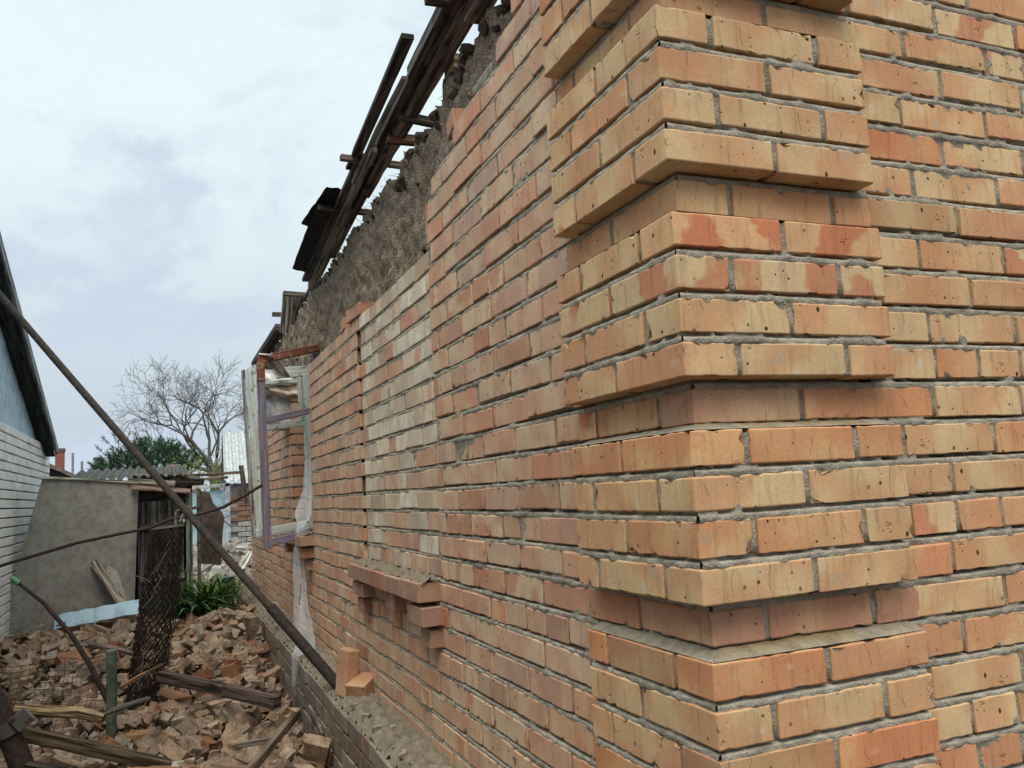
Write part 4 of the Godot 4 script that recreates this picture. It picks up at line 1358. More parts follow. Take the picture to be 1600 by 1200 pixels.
func build_shed() -> void:
	# the grey plastered outhouse with the battered left side, between the neighbour's wall and the far yard
	var shed := thing("outhouse", Vector3(-1.3, GROUND, -7.5), "low grey plastered outhouse with a dark plank door and patched roof", "shed")
	var b := mb()
	var nx := 40
	var p := PackedVector3Array()
	for j in 50:
		for i in nx:
			var s := i / (nx - 1.0)
			var t := j / 49.0
			var l := Vector3(-2.28, -1.75, -7.06).lerp(Vector3(-1.835, 0.125, -7.2), t)
			var r := Vector3(-1.12, -1.75, -7.16).lerp(Vector3(-1.06, 0.045, -7.2), t)
			var q := l.lerp(r, s)
			var e := minf(s, 1.0 - s) * 1.0
			q.z += rough.get_noise_2d(s * 12.0, t * 14.0) * 0.012 + rough.get_noise_2d(s * 60.0, t * 70.0) * 0.003 - 0.03 * (1.0 - smoothstep(0.0, 0.06, e))
			p.append(q)
	var stains := PackedColorArray()
	for j in 50:
		for i in nx:
			var st := clampf(0.6 * rough.get_noise_2d(i * 0.16, j * 0.13) + 0.7 * rough.get_noise_2d(i * 0.5, j * 0.4) + 0.55 - j / 34.0, 0.0, 0.75)
			var pale := clampf(rough.get_noise_2d(i * 0.12 + 50.0, j * 0.1) + 0.1, 0.0, 0.4)
			stains.append(Color(0.84, 0.83, 0.80).lerp(Color(1, 1, 0.98), pale).lerp(Color(0.55, 0.47, 0.36), st))
	b.grid(p, nx, Vector3(0, 0, 1), stains, PackedVector2Array())
	slab_prism(b, [Vector3(-2.28, -1.75, -7.09), Vector3(-1.12, -1.75, -7.2), Vector3(-1.062, 0.04, -7.235), Vector3(-1.83, 0.12, -7.235)], Vector3(0, 0, -0.24), Color(0.9, 0.88, 0.85))
	part(shed, "plaster_wall", b, M.plaster)
	b = mb()
	slab_prism(b, [Vector3(-1.86, 0.128, -7.18), Vector3(-1.06, 0.048, -7.18), Vector3(-1.06, 0.066, -7.18), Vector3(-1.86, 0.15, -7.18)], Vector3(0, 0, -0.3), Color(0.62, 0.6, 0.56))
	part(shed, "wall_cap", b, M.wood)
	# door of planks
	var door := Node3D.new()
	door.name = "door"
	shed.add_child(door)
	for k in 4:
		b = mb()
		b.plank(Vector3(-1.02 + k * 0.098, -1.6, -7.36), Vector3(-1.02 + k * 0.098, -0.12, -7.36), 0.094, 0.02, Vector3(0, 0, 1), Color(0.15, 0.15, 0.155) * rng.randf_range(0.85, 1.15), 0.3, 0.0, 0.002)
		part(door, "plank", b, M.wood)
	for y in [-0.36, -0.84]:
		b = mb()
		b.plank(Vector3(-1.05, y, -7.34), Vector3(-0.67, y + 0.012, -7.34), 0.055, 0.02, Vector3(0, 0, 1), Color(0.24, 0.25, 0.25), 0.3, 0.0, 0.003)
		part(door, "ledge", b, M.wood)
	b = mb()
	b.plank(Vector3(-0.63, -1.7, -7.26), Vector3(-0.632, -0.06, -7.26), 0.055, 0.05, Vector3(0, 0, 1), Color(0.17, 0.22, 0.17), 0.3, 0.0, 0.004)
	b.plank(Vector3(-0.99, -1.7, -7.28), Vector3(-0.985, -0.84, -7.28), 0.07, 0.04, Vector3(0, 0, 1), Color(0.17, 0.22, 0.17), 0.3, 0.0, 0.004)
	part(shed, "green_frame", b, M.wood)
	b = mb()
	b.plank(Vector3(-0.675, -0.33, -7.22), Vector3(-0.672, -0.22, -7.22), 0.022, 0.02, Vector3(0, 0, 1), Color(0.6, 0.58, 0.52), 0.3)
	part(shed, "door_latch", b, M.wood)
	b = mb()
	b.plank(Vector3(-1.12, 0.012, -7.16), Vector3(-0.62, -0.05, -7.2), 0.045, 0.03, Vector3(0, 0, 1), Color(0.42, 0.30, 0.27), 0.2, 0.0, 0.003)
	part(shed, "lintel_board", b, M.wood)
	b = mb()
	b.plank(Vector3(-1.15, 0.07, -7.19), Vector3(-0.75, 0.028, -7.2), 0.05, 0.02, Vector3(0, 0, 1), Color(0.44, 0.40, 0.35), 0.2, 0.0, 0.003, 0.004)
	b.plank(Vector3(-1.1, 0.115, -7.3), Vector3(-0.55, 0.07, -7.3), 0.05, 0.02, Vector3(0, 0, 1), Color(0.36, 0.33, 0.29), 0.2, 0.0, 0.003, 0.004)
	b.plank(Vector3(-0.78, 0.05, -7.22), Vector3(-0.5, 0.03, -7.3), 0.06, 0.05, Vector3(0, 0, 1), Color(0.07, 0.06, 0.06), 0.1, 0.0, 0.003, 0.01)
	b.plank(Vector3(-0.78, 0.10, -7.4), Vector3(-0.1, 0.13, -7.9), 0.05, 0.03, Vector3(0, 1, 0), Color(0.3, 0.25, 0.2), 0.1, 0.0, 0.003, 0.01)
	part(shed, "roof_board", b, M.wood)
	b = mb()
	corrugated(b, Vector3(-1.62, 0.235, -8.5), Vector3(0.98, 0.02, 0.03), Vector3(0.0, -0.14, 1.25), 13, 0.017, Color(0.10, 0.105, 0.095), 0.03)
	part(shed, "corrugated_roof", b, M.plain)
	b = mb()
	b.plank(Vector3(-0.66, -1.75, -8.6), Vector3(-0.66, 0.05, -8.6), 0.04, 0.02, Vector3(0, 0, 1), Color(0.1, 0.1, 0.1), 0.6)
	slab_prism(b, [Vector3(-1.9, -1.75, -8.55), Vector3(-0.62, -1.75, -8.55), Vector3(-0.62, 0.1, -8.55), Vector3(-1.9, 0.14, -8.55)], Vector3(0, 0, -0.05), Color(0.1, 0.1, 0.1))
	slab_prism(b, [Vector3(-0.60, -1.75, -7.32), Vector3(-0.60, 0.03, -7.32), Vector3(-0.60, 0.03, -8.55), Vector3(-0.60, -1.75, -8.55)], Vector3(-0.03, 0, 0), Color(0.1, 0.1, 0.1))
	part(shed, "side_boards", b, M.wood)
	# pieces leaning on the plaster
	b = mb()
	b.plank(Vector3(-1.05, -1.2, -6.86), Vector3(-1.42, -0.62, -7.14), 0.07, 0.05, Vector3(0, 0.3, 1), Color(0.42, 0.37, 0.32), 0.05, 0.01, 0.005, 0.012)
	alone("leaning_board", Vector3(-1.05, -1.2, -6.86), b, M.wood, "weathered board leaning against the grey plaster wall", "board")
	b = mb()
	slab_prism(b, [Vector3(-1.33, -0.80, -7.10), Vector3(-1.20, -0.99, -7.05), Vector3(-1.15, -0.96, -7.06), Vector3(-1.23, -0.72, -7.13), Vector3(-1.31, -0.66, -7.13)], Vector3(0, 0, -0.012), Color(1, 0.97, 0.93))
	alone("slate_shard", Vector3(-1.2, -0.99, -7.05), b, M.plaster, "pale grey broken sheet resting on the leaning board", "sheet")
	b = mb()
	b.tube([Vector3(-0.535, -1.7, -7.5), Vector3(-0.54, -0.02, -7.5)], [0.016, 0.016], 8, Color(0.8, 0.8, 0.78))
	b.tube([Vector3(-0.64, -0.21, -7.35), Vector3(-0.535, -0.2, -7.5)], [0.014, 0.014], 8, Color(0.8, 0.8, 0.78))
	alone("thin_post", Vector3(-0.535, -1.7, -7.5), b, M.iron, "thin grey metal post beside the green door frame", "post")
	b = mb()
	var poly := [Vector3(-0.50, -0.78, -8.2), Vector3(-0.30, -0.82, -8.35), Vector3(-0.28, -0.5, -8.35), Vector3(-0.26, -0.33, -8.35), Vector3(-0.28, -0.27, -8.35), Vector3(-0.36, -0.20, -8.3), Vector3(-0.41, -0.06, -8.28), Vector3(-0.50, -0.03, -8.2)]
	slab_prism(b, poly, Vector3(0.01, 0, -0.01), Color(0.16, 0.13, 0.12))
	alone("rusty_sheet", Vector3(-0.4, -0.8, -8.3), b, M.plain, "dark curved sheet of rusty iron hanging beside the outhouse", "metal sheet")


func build_neighbour() -> void:
	var nb := thing("white_brick_house", Vector3(-2.1, GROUND, -4.35), "white brick house with a pale blue gable and dark eaves", "house")
	var z0 := -9.72
	var z1 := 1.0
	var b := mb()
	slab_prism(b, [Vector3(-2.112, GROUND, z1), Vector3(-2.112, GROUND, z0 + 0.01), Vector3(-2.112, 0.55, z0 + 0.01), Vector3(-2.112, 0.55, z1)], Vector3(-0.3, 0, 0), Color(0.46, 0.46, 0.45))
	slab_prism(b, [Vector3(-2.2, GROUND, z0 + 0.012), Vector3(-6.0, GROUND, z0 + 0.012), Vector3(-6.0, 0.55, z0 + 0.012), Vector3(-2.2, 0.55, z0 + 0.012)], Vector3(0, 0, 0.3), Color(0.5, 0.5, 0.5))
	slab_prism(b, [Vector3(-2.2, GROUND, z1), Vector3(-6.0, GROUND, z1), Vector3(-6.0, 0.55, z1), Vector3(-2.2, 0.55, z1)], Vector3(0, 0, -0.3), Color(0.5, 0.5, 0.5))
	var wall := part(nb, "wall", b, M.plain)
	b = mb()
	for c in 30:
		var u := z0 + (0.13 if c % 2 else 0.0)
		if c % 2:
			b.rbox(Transform3D(Basis(), Vector3(-2.1, GROUND + 0.04 + c * 0.0775, z0 + 0.06)), Vector3(0.1, 0.066, 0.118), 0.004, 0.3, Color(0.82, 0.82, 0.8))
		while u < z1 - 0.2:
			var g := rng.randf_range(0.86, 1.0)
			b.rbox(Transform3D(Basis(Vector3.UP, rng.randfn(0, 0.006)), Vector3(-2.1 + rng.randfn(0, 0.002), GROUND + 0.04 + c * 0.0775, u + 0.125)), Vector3(0.1, 0.066, 0.248), 0.004, 0.3, Color(g, g, g * 0.98))
			u += 0.2575
	part(wall, "white_bricks", b, M.white_brick).set_meta("kind", "stuff")
	var apex := Vector3(0, 2.14, -4.35)
	# gable of blue sheets, each overlapping the next
	for k in 12:
		var za := -9.55 + k * 0.88
		var zb := minf(za + 0.90, 0.9)
		var slope := func(z: float): return 0.52 + (apex.y - 0.52) * (1.0 - absf(z - apex.z) / 4.85) - 0.02
		b = mb()
		var poly := [Vector3(-2.085 + 0.004 * (k % 2), 0.555, za), Vector3(-2.085 + 0.004 * (k % 2), 0.555, zb), Vector3(-2.085 + 0.004 * (k % 2), maxf(0.56, slope.call(zb)), zb)]
		if za < apex.z and zb > apex.z:
			poly.append(Vector3(-2.085 + 0.004 * (k % 2), apex.y, apex.z))
		poly.append(Vector3(-2.085 + 0.004 * (k % 2), maxf(0.56, slope.call(za)), za))
		slab_prism(b, poly, Vector3(-0.02, 0, 0), Color(0.95, 0.98, 1.0))
		part(nb, "gable_sheet", b, M.blue_sheet)
	# roof with its barge board
	for s in [-1.0, 1.0]:
		var e0 := Vector3(0, 0.438, apex.z + s * 4.98)
		b = mb()
		slab_prism(b, [Vector3(-1.93, apex.y + 0.12, apex.z), Vector3(-1.93, e0.y + 0.12, e0.z), Vector3(-6.2, e0.y + 0.12, e0.z), Vector3(-6.2, apex.y + 0.12, apex.z)], Vector3(0, -0.05, 0), Color(0.16, 0.17, 0.17))
		part(nb, "roof", b, M.felt)
		b = mb()
		b.plank(Vector3(-1.938, apex.y + 0.065, apex.z), Vector3(-1.938, e0.y + 0.065, e0.z), 0.03, 0.09, Vector3.UP, Color(0.36, 0.40, 0.42), 0.5, 0.0, 0.003)
		part(nb, "barge_board", b, M.wood)
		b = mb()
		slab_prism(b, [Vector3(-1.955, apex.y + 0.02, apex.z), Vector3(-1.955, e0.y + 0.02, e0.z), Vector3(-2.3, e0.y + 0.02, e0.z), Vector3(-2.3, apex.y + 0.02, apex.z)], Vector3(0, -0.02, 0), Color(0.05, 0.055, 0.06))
		part(nb, "soffit", b, M.wood)


# ---------------------------------------------------------------- plants

func branch(b: MB, a: Vector3, dir: Vector3, len: float, r: float, depth: int, r2: RandomNumberGenerator, col: Color) -> void:
	var p := a
	var pts := [p]
	var rr := [maxf(r, 0.006)]
	var d := dir
	var n := 4
	for k in n:
		d = (d + Vector3(r2.randfn(), r2.randfn(0.12, 0.8), r2.randfn()) * 0.16).normalized()
		p += d * len / n
		pts.append(p)
		rr.append(maxf(0.0042, lerpf(r, r * 0.55, (k + 1.0) / n)))
	b.tube(pts, rr, 6 if r > 0.05 else 3, col, false)
	if depth == 0:
		return
	var kids := r2.randi_range(2, 3) if depth > 2 else 3
	for k in kids:
		var side := Vector3(r2.randfn(), r2.randfn(), r2.randfn()).cross(d).normalized()
		var turn := r2.randf_range(0.35, 0.85)
		var start: Vector3 = pts[n] if k < 2 else pts[r2.randi_range(1, n - 1)]
		branch(b, start, (d * cos(turn) + side * sin(turn)).normalized(), len * r2.randf_range(0.64, 0.86), r * 0.56, depth - 1, r2, col)


func build_plants() -> void:
	var r2 := RandomNumberGenerator.new()
	r2.seed = 4
	var col := Color(0.20, 0.185, 0.175)
	var tree := thing("bare_tree", Vector3(0.75, GROUND, -28.5), "large leafless tree with a rounded crown of fine twigs", "tree")
	var b := mb()
	b.tube([Vector3(0.75, GROUND, -28.5), Vector3(0.82, -0.2, -28.5), Vector3(0.72, 0.9, -28.5)], [0.26, 0.2, 0.19], 10, col, false, 0.1)
	part(tree, "trunk", b, M.plain)
	b = mb()
	for q in [[Vector3(-0.75, 0.9, 0.1), 1.2], [Vector3(-0.25, 1.2, 0.3), 1.35], [Vector3(0.28, 1.2, -0.3), 1.35], [Vector3(0.7, 0.9, 0.2), 1.15], [Vector3(-0.5, 1.0, -0.6), 1.15], [Vector3(-1.0, 0.45, 0.0), 1.05], [Vector3(1.0, 0.5, 0.0), 1.0]]:
		branch(b, Vector3(0.72, 0.85, -28.5), q[0].normalized(), q[1], 0.085, 6, r2, col)
	part(tree, "crown", b, M.plain)
	# pine: spreading crown of needle tufts
	var pine := thing("pine", Vector3(-1.2, GROUND, -25.0), "wide bushy dark green pine behind the outhouse roof", "pine tree")
	b = mb()
	b.tube([Vector3(-1.2, GROUND, -25.0), Vector3(-1.15, 0.2, -25.0), Vector3(-1.2, 1.2, -25.0)], [0.14, 0.11, 0.05], 8, Color(0.14, 0.11, 0.09), false, 0.1)
	part(pine, "trunk", b, M.plain)
	b = mb()
	var tips := []
	for k in 380:
		var a := r2.randf() * TAU
		var d := sqrt(r2.randf())
		var x := -1.25 + cos(a) * d * 1.45
		var z := -25.0 + sin(a) * d * 1.1
		var hi := 0.98 + 0.72 * (1.0 - pow(absf(x + 1.15) / 1.5, 2.0)) + 0.22 * rough.get_noise_2d(x * 6.0, z * 3.0)
		var y := lerpf(0.72, maxf(hi, 0.85), pow(r2.randf(), 0.6))
		tips.append(Vector3(x, y, z))
	for k in 14:   # upright candles
		tips.append(Vector3(-2.5 + 0.19 * k + r2.randfn(0, 0.05), 1.35 + 0.35 * sin(k * 0.42) + r2.randf() * 0.3, -25.0 + r2.randfn(0, 0.4)))
	for t in tips:
		var dir := Vector3(r2.randfn(0, 0.5) + (t.x + 1.2) * 0.5, 0.8, r2.randfn(0, 0.5)).normalized()
		var shade := r2.randf_range(0.55, 1.25)
		for k in 42:
			var o: Vector3 = t + dir * r2.randf_range(-0.22, 0.14)
			var nd := (dir * 0.75 + Vector3(r2.randfn(), r2.randfn(), r2.randfn()) * 0.45).normalized()
			var sd := nd.cross(Vector3(r2.randfn(), r2.randfn(), r2.randfn())).normalized() * 0.008
			var l := r2.randf_range(0.09, 0.17)
			b.face([o - sd, o + sd, o + nd * l], Color(0.045, 0.09, 0.045) * shade)
	part(pine, "crown", b, M.needles)
	# young leafy shrub beside the far shed
	var shrub := thing("leafy_shrub", Vector3(-0.1, GROUND, -20.0), "light green young shrub in leaf beside the corrugated roof", "shrub")
	b = mb()
	var lf := mb()
	for k in 9:
		var a := Vector3(-0.1 + r2.randfn(0, 0.1), GROUND, -20.0)
		var e := Vector3(-0.12 + r2.randfn(0, 0.38), 0.85 + r2.randfn(0, 0.22), -20.0 + r2.randfn(0, 0.2))
		b.tube([a, a.lerp(e, 0.5), e], [0.02, 0.014, 0.005], 4, Color(0.16, 0.14, 0.1), false)
		for j in 110:
			var o := a.lerp(e, r2.randf_range(0.6, 1.02)) + Vector3(r2.randfn(), r2.randfn(), r2.randfn()) * 0.11
			var nd := Vector3(r2.randfn(), r2.randfn(0.2, 0.7), r2.randfn()).normalized()
			var sd := nd.cross(Vector3(r2.randfn(), r2.randfn(), r2.randfn())).normalized() * 0.018
			lf.face([o, o + nd * 0.03 + sd, o + nd * 0.065, o + nd * 0.03 - sd], Color(0.20, 0.26, 0.07) * r2.randf_range(0.7, 1.2))
	part(shrub, "stems", b, M.plain)
	part(shrub, "leaves", lf, M.leaf)
	# strap-leaved clump by the wire netting
	var clump := thing("leafy_clump", Vector3(-0.52, -1.25, -7.0), "lush green clump of long arching leaves beside the rubble", "plant")
	for k in 3:
		var m := mb()
		var broad := k == 0
		for j in (60 if broad else 110):
			var a := r2.randf() * TAU
			var o := Vector3(-0.60 + (0.0 if broad else 0.11 * k) + r2.randfn(0, 0.07), -1.25, -6.9 - 0.2 * k + r2.randfn(0, 0.07))
			var out := Vector3(cos(a), 0, sin(a))
			var l := r2.randf_range(0.34, 0.58) * (1.0 if broad else 1.05)
			var w := r2.randf_range(0.014, 0.024) if broad else r2.randf_range(0.004, 0.009)
			var p := PackedVector3Array()
			var sd := out.cross(Vector3.UP) * w
			for s in 7:
				var t := s / 6.0
				var c := o + out * (l * 0.75 * t * t + 0.04 * t) + Vector3.UP * (l * (t * 1.35 - t * t * (0.95 if broad else 0.6)))
				var k2 := sin(PI * minf(0.98, 0.15 + t * 0.85))
				p.append(c - sd * k2)
				p.append(c + Vector3.DOWN * w * 0.4 * k2)
				p.append(c + sd * k2)
			m.grid(p, 3, Vector3.UP, PackedColorArray([(Color(0.04, 0.085, 0.025) if broad else Color(0.085, 0.15, 0.035)) * r2.randf_range(0.6, 1.3)]), PackedVector2Array())
		part(clump, "leaves", m, M.leaf)


# ---------------------------------------------------------------- the far yard

func build_far() -> void:
	# shed with a pale corrugated roof
	var shed := thing("corrugated_shed", Vector3(0.6, GROUND, -13.0), "small brick shed with a pale corrugated slate roof behind the window", "shed")
	var b := mb()
	corrugated(b, Vector3(0.155, 1.10, -15.0), Vector3(1.5, 0, 0), Vector3(-0.14, -0.95, 2.5), 13, 0.03, Color(0.56, 0.585, 0.58))
	part(shed, "roof_sheet", b, M.plain)
	b = mb()
	slab_prism(b, [Vector3(0.09, GROUND, -12.7), Vector3(1.5, GROUND, -12.7), Vector3(1.5, 0.12, -12.7), Vector3(0.09, 0.12, -12.7)], Vector3(0, 0, -2.2), Color(0.5, 0.45, 0.42))
	var w := part(shed, "wall", b, M.plain)
	b = mb()
	for c in 22:
		var u := 0.09 + (0.13 if c % 2 else 0.0)
		while u < 1.4:
			var white := c < 16 and c > 3
			b.rbox(Transform3D(Basis(), Vector3(u + 0.125, GROUND + 0.04 + c * 0.08, -12.69)), Vector3(0.244, 0.065, 0.05), 0.004, 0.3, Color(0.62, 0.60, 0.57) * rng.randf_range(0.9, 1.05) if white else Color(0.42, 0.24, 0.17) * rng.randf_range(0.85, 1.1))
			u += 0.26
	part(w, "painted_bricks", b, M.plain).set_meta("kind", "stuff")
	b = mb()
	slab_prism(b, [Vector3(0.07, GROUND, -15.1), Vector3(0.07, GROUND, -12.75), Vector3(0.07, 0.12, -12.75), Vector3(0.15, 1.08, -15.1)], Vector3(0.04, 0, 0), Color(0.1, 0.12, 0.13))
	part(shed, "side_boards", b, M.wood)
	b = mb()
	b.plank(Vector3(0.24, 0.38, -12.2), Vector3(0.31, -0.2, -12.2), 0.07, 0.04, Vector3(0, 0, 1), Color(0.13, 0.11, 0.1), 0.3)
	alone("dark_board", Vector3(0.31, -0.2, -12.2), b, M.wood, "dark board standing against the corrugated roof beside the window frame", "board")
	# pale blue gate
	var gate := thing("blue_gate", Vector3(-0.15, GROUND, -12.3), "pale blue sheet metal gate beside the brick shed", "gate")
	for k in 2:
		b = mb()
		slab_prism(b, [Vector3(-0.50 + k * 0.26, -1.5, -12.3), Vector3(-0.245 + k * 0.26, -1.5, -12.3), Vector3(-0.245 + k * 0.26, 0.02, -12.3), Vector3(-0.50 + k * 0.26, 0.02, -12.3)], Vector3(0, 0, -0.03), Color(1, 1, 1))
		part(gate, "gate_leaf", b, M.blue_sheet)
	b = mb()
	b.plank(Vector3(0.045, -1.6, -12.28), Vector3(0.045, 0.13, -12.28), 0.07, 0.05, Vector3(0, 0, 1), Color(0.55, 0.62, 0.66), 0.5)
	b.plank(Vector3(-0.52, 0.07, -12.28), Vector3(0.08, 0.10, -12.28), 0.05, 0.05, Vector3(0, 0, 1), Color(0.62, 0.63, 0.62), 0.5)
	part(gate, "gate_frame", b, M.plain)
	b = mb()
	b.plank(Vector3(-0.9, 0.16, -11.9), Vector3(0.05, 0.21, -12.2), 0.04, 0.04, Vector3(0, 0, 1), Color(0.3, 0.25, 0.2), 0.3)
	part(gate, "top_pole", b, M.wood)
	# grey heap of slate, plaster and boards
	b = mb()
	for k in 620:
		var x := rng.randf_range(-0.62, 0.30)
		var z := rng.randf_range(-12.1, -8.9)
		var t := clampf((-z - 8.9) / 2.6, 0.0, 1.0)
		var y := -1.42 + 0.62 * t * (1.0 - 0.25 * absf(x + 0.1)) - 0.1 * maxf(0.0, x - 0.1)
		var s := rng.randf_range(0.04, 0.17)
		var tone: Color = [Color(0.36, 0.35, 0.33), Color(0.5, 0.49, 0.47), Color(0.24, 0.22, 0.2), Color(0.42, 0.38, 0.33)][rng.randi() % 4]
		b.lump(Transform3D(Basis(Vector3(rng.randfn(), rng.randfn(), rng.randfn()).normalized(), rng.randf() * 1.2), Vector3(x, y, z)), Vector3(s * 1.8, s * rng.randf_range(0.2, 0.7), s), tone, Vector3(k * 3.0, 2, 0), 0.4, 1, 0.95)
	for k in 3:
		var p := PackedVector3Array()
		for j in 12:
			for i in 10:
				var x := lerpf(-0.75, 0.45, i / 9.0)
				var t := j / 11.0
				p.append(Vector3(x, -1.75 + 0.9 * sin(t * PI * 0.5) * (1.0 - 0.4 * absf(x)), lerpf(-8.7, -12.25, t)))
		if k == 0:
			b.grid(p, 10, Vector3.UP, PackedColorArray([Color(0.25, 0.23, 0.21)]), PackedVector2Array())
	alone("grey_debris", Vector3(-0.1, -1.5, -10.5), b, M.dust, "grey heap of broken slate and plaster at the end of the passage", "debris", "", "stuff")
	for q in [[Vector3(-0.52, -0.98, -9.4), Vector3(-0.14, -0.86, -10.2), 0.07, Color(0.42, 0.38, 0.33), "pale broken board on top of the grey heap"], [Vector3(-0.30, -0.70, -11.4), Vector3(-0.08, -0.86, -11.2), 0.06, Color(0.5, 0.47, 0.42), "short board sticking out under the rusty sheet"], [Vector3(0.02, -0.98, -9.6), Vector3(0.16, -0.80, -10.0), 0.08, Color(0.55, 0.53, 0.5), "pale board at the right of the grey heap below the bucket"]]:
		b = mb()
		b.plank(q[0], q[1], q[2], 0.025, Vector3.UP, q[3], 0.1, 0.01, 0.004, 0.008)
		alone("broken_board", q[0], b, M.wood, q[4], "board", "boards on the grey heap")
	b = mb()
	var prof := [[0.0, 0.08], [0.0, 0.085], [0.19, 0.105], [0.20, 0.112], [0.215, 0.112], [0.215, 0.103], [0.02, 0.08]]
	var ring := PackedVector3Array()
	for q in prof:
		for k in 21:
			ring.append(Vector3(0.145 + cos(TAU * k / 20) * q[1], -1.03 + q[0], -11.6 + sin(TAU * k / 20) * q[1]))
	b.grid(ring, 21, Vector3(0, 0.2, 1), PackedColorArray([Color(0.72, 0.74, 0.76)]), PackedVector2Array())
	alone("bucket", Vector3(0.145, -1.03, -11.6), b, M.plain, "white plastic bucket standing on the grey heap", "bucket")
	b = mb()
	b.plank(Vector3(-0.38, -1.08, -8.55), Vector3(-0.14, -1.07, -8.5), 0.08, 0.2, Vector3.UP, Color(0.05, 0.06, 0.075), 0.1, 0.0, 0.006)
	b.plank(Vector3(-0.39, -0.975, -8.55), Vector3(-0.13, -0.965, -8.5), 0.1, 0.012, Vector3.UP, Color(0.16, 0.19, 0.24), 0.1, 0.0, 0.003)
	alone("dark_trough", Vector3(-0.26, -1.18, -8.5), b, M.plain, "dark blue trough lying between the plant and the plinth", "trough")
	# thin cables hanging by the gate
	b = mb()
	b.tube([Vector3(-0.42, -0.12, -11.0), Vector3(-0.2, -0.3, -11.0), Vector3(0.02, -0.52, -11.0)], [0.008, 0.008, 0.008], 5, Color(0.1, 0.1, 0.1))
	b.tube([Vector3(-0.42, -0.48, -11.0), Vector3(-0.2, -0.43, -11.0), Vector3(0.1, -0.3, -11.0)], [0.006, 0.006, 0.006], 5, Color(0.1, 0.1, 0.1))
	alone("loose_cable", Vector3(-0.2, -0.5, -11.0), b, M.plain, "dark loose wires hanging in front of the blue gate", "wire")
	# houses beyond
	var hs := thing("dark_roofed_house", Vector3(-6.5, GROUND, -40.0), "far house with a dark sagging roof and red brick chimney", "house")
	b = mb()
	slab_prism(b, [Vector3(-8.2, GROUND, -40.0), Vector3(-4.5, GROUND, -40.0), Vector3(-4.5, 1.3, -40.0), Vector3(-6.3, 2.2, -40.0), Vector3(-8.2, 1.3, -40.0)], Vector3(0, 0, -7.0), Color(0.10, 0.10, 0.095))
	part(hs, "wall", b, M.wood)
	b = mb()
	slab_prism(b, [Vector3(-6.3, 2.42, -39.6), Vector3(-4.0, 1.18, -39.6), Vector3(-4.0, 1.18, -47.5), Vector3(-6.3, 2.42, -47.5)], Vector3(0, -0.09, 0), Color(0.22, 0.23, 0.23))
	slab_prism(b, [Vector3(-6.31, 2.42, -39.6), Vector3(-8.6, 1.18, -39.6), Vector3(-8.6, 1.18, -47.5), Vector3(-6.31, 2.42, -47.5)], Vector3(0, -0.09, 0), Color(0.22, 0.23, 0.23))
	var rf := part(hs, "roof", b, M.plain)
	b = mb()
	b.plank(Vector3(-6.3, 2.36, -39.56), Vector3(-3.96, 1.12, -39.56), 0.05, 0.14, Vector3.UP, Color(0.30, 0.26, 0.25), 0.5)
	part(hs, "barge_board", b, M.wood)
	b = mb()
	b.rbox(Transform3D(Basis(), Vector3(-5.25, 2.05, -43.0)), Vector3(0.36, 1.2, 0.4), 0.01, 1.0, Color(0.33, 0.13, 0.10))
	b.rbox(Transform3D(Basis(), Vector3(-5.25, 2.68, -43.0)), Vector3(0.42, 0.16, 0.46), 0.01, 1.0, Color(0.16, 0.13, 0.13))
	part(rf, "chimney", b, M.plain)
	for q in [[Vector3(-4.5, 0.9, -40.5), 2.38, "taller of the two thin grey flue pipes beyond the dark roof"], [Vector3(-4.02, 0.9, -39.0), 1.92, "shorter thin grey flue pipe right of the dark roof"]]:
		b = mb()
		b.tube([Vector3(q[0].x, GROUND, q[0].z), Vector3(q[0].x, q[1] - 0.08, q[0].z), Vector3(q[0].x, q[1], q[0].z)], [0.05, 0.05, 0.06], 8, Color(0.30, 0.32, 0.34))
		alone("flue_pipe", Vector3(q[0].x, GROUND, q[0].z), b, M.plain, q[2], "flue pipe")
	var h2 := thing("grey_roofed_house", Vector3(-4.2, GROUND, -48.0), "small far house with a grey hipped roof and dark chimney cap", "house")
	b = mb()
	slab_prism(b, [Vector3(-5.2, GROUND, -48.0), Vector3(-3.0, GROUND, -48.0), Vector3(-3.0, 1.3, -48.0), Vector3(-5.2, 1.3, -48.0)], Vector3(0, 0, -3.0), Color(0.4, 0.4, 0.38))
	part(h2, "wall", b, M.plain)
	b = mb()
	var ap := [Vector3(-4.25, 2.12, -49.2), Vector3(-3.95, 2.12, -49.2)]
	b.face([Vector3(-5.4, 1.25, -47.8), Vector3(-2.8, 1.25, -47.8), ap[1], ap[0]], Color(0.34, 0.35, 0.33))
	b.face([Vector3(-2.8, 1.25, -47.8), Vector3(-2.8, 1.25, -51.2), ap[1]], Color(0.34, 0.35, 0.33))
	b.face([Vector3(-5.4, 1.25, -51.2), Vector3(-5.4, 1.25, -47.8), ap[0]], Color(0.34, 0.35, 0.33))
	b.face([Vector3(-2.8, 1.25, -51.2), Vector3(-5.4, 1.25, -51.2), ap[0], ap[1]], Color(0.34, 0.35, 0.33))
	rf = part(h2, "roof", b, M.plain)
	b = mb()
	b.rbox(Transform3D(Basis(), Vector3(-4.1, 2.2, -49.2)), Vector3(0.3, 0.6, 0.3), 0.01, 1.0, Color(0.4, 0.38, 0.36))
	b.rbox(Transform3D(Basis(), Vector3(-4.1, 2.56, -49.2)), Vector3(0.36, 0.14, 0.36), 0.01, 1.0, Color(0.1, 0.1, 0.1))
	part(rf, "chimney", b, M.plain)
	var ch := thing("brick_chimney_house", Vector3(-0.5, GROUND, -18.0), "low house mostly hidden by the outhouse with a pinkish brick chimney", "house")
	b = mb()
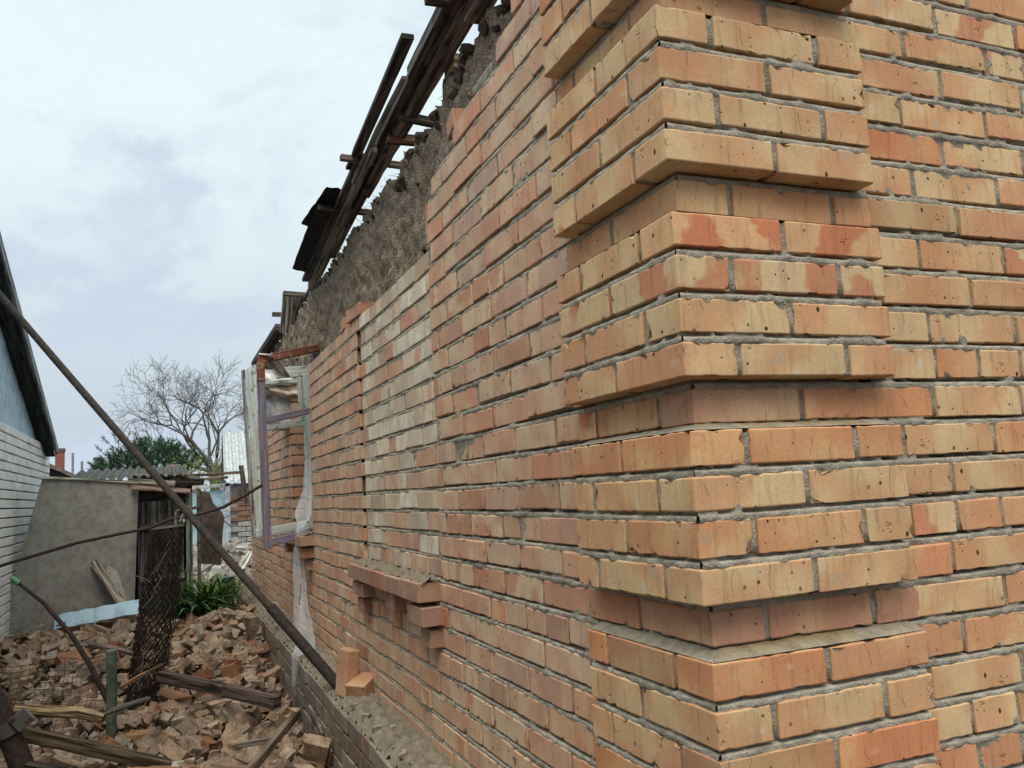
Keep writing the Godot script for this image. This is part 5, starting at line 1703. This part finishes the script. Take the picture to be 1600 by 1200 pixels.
	slab_prism(b, [Vector3(-1.7, GROUND, -18.0), Vector3(-0.1, GROUND, -18.0), Vector3(-0.1, 0.25, -18.0), Vector3(-1.7, 0.25, -18.0)], Vector3(0, 0, -2.0), Color(0.35, 0.33, 0.3))
	part(ch, "wall", b, M.plain)
	b = mb()
	b.rbox(Transform3D(Basis(), Vector3(-0.62, 0.3, -17.8)), Vector3(0.22, 0.75, 0.22), 0.01, 1.0, Color(0.46, 0.25, 0.2))
	part(ch, "chimney", b, M.plain)


# ---------------------------------------------------------------- the scene

func _ready() -> void:
	rng.seed = 20
	noise.seed = 3
	noise.frequency = 0.4
	noise.noise_type = FastNoiseLite.TYPE_SIMPLEX_SMOOTH
	rough.seed = 9
	rough.frequency = 0.4
	rough.fractal_octaves = 3
	rough.noise_type = FastNoiseLite.TYPE_SIMPLEX_SMOOTH
	var cam := Camera3D.new()
	cam.name = "camera"
	cam.fov = 48.83
	cam.near = 0.05
	cam.far = 1200.0
	cam.transform = Transform3D(Basis(Vector3(0.92410, -0.05528, 0.37814), Vector3(0.00489, 0.99111, 0.13294), Vector3(-0.38212, -0.12100, 0.91615)).orthonormalized(), EYE)
	cam.current = true
	add_child(cam)
	var env := Environment.new()
	env.background_mode = Environment.BG_SKY
	var sky := Sky.new()
	var pano := PanoramaSkyMaterial.new()
	pano.panorama = ImageTexture.create_from_image(sky_image())
	sky.sky_material = pano
	env.sky = sky
	env.tonemap_mode = Environment.TONE_MAPPER_LINEAR
	env.tonemap_exposure = 1.0
	env.sdfgi_enabled = true
	env.ssao_enabled = true
	env.ssil_enabled = true
	var we := WorldEnvironment.new()
	we.name = "world"
	we.environment = env
	add_child(we)
	var sun := DirectionalLight3D.new()
	sun.name = "sun"
	sun.light_energy = 0.8
	sun.light_color = Color(1.0, 0.96, 0.9)
	sun.light_angular_distance = 40.0
	sun.shadow_enabled = true
	sun.basis = Basis.looking_at(Vector3(0.2, -0.87, -0.46).normalized())
	add_child(sun)
	make_materials()
	build_ground()
	build_house()
	build_neighbour()
	build_shed()
	build_yard()
	build_rubble()
	build_plants()
	build_far()
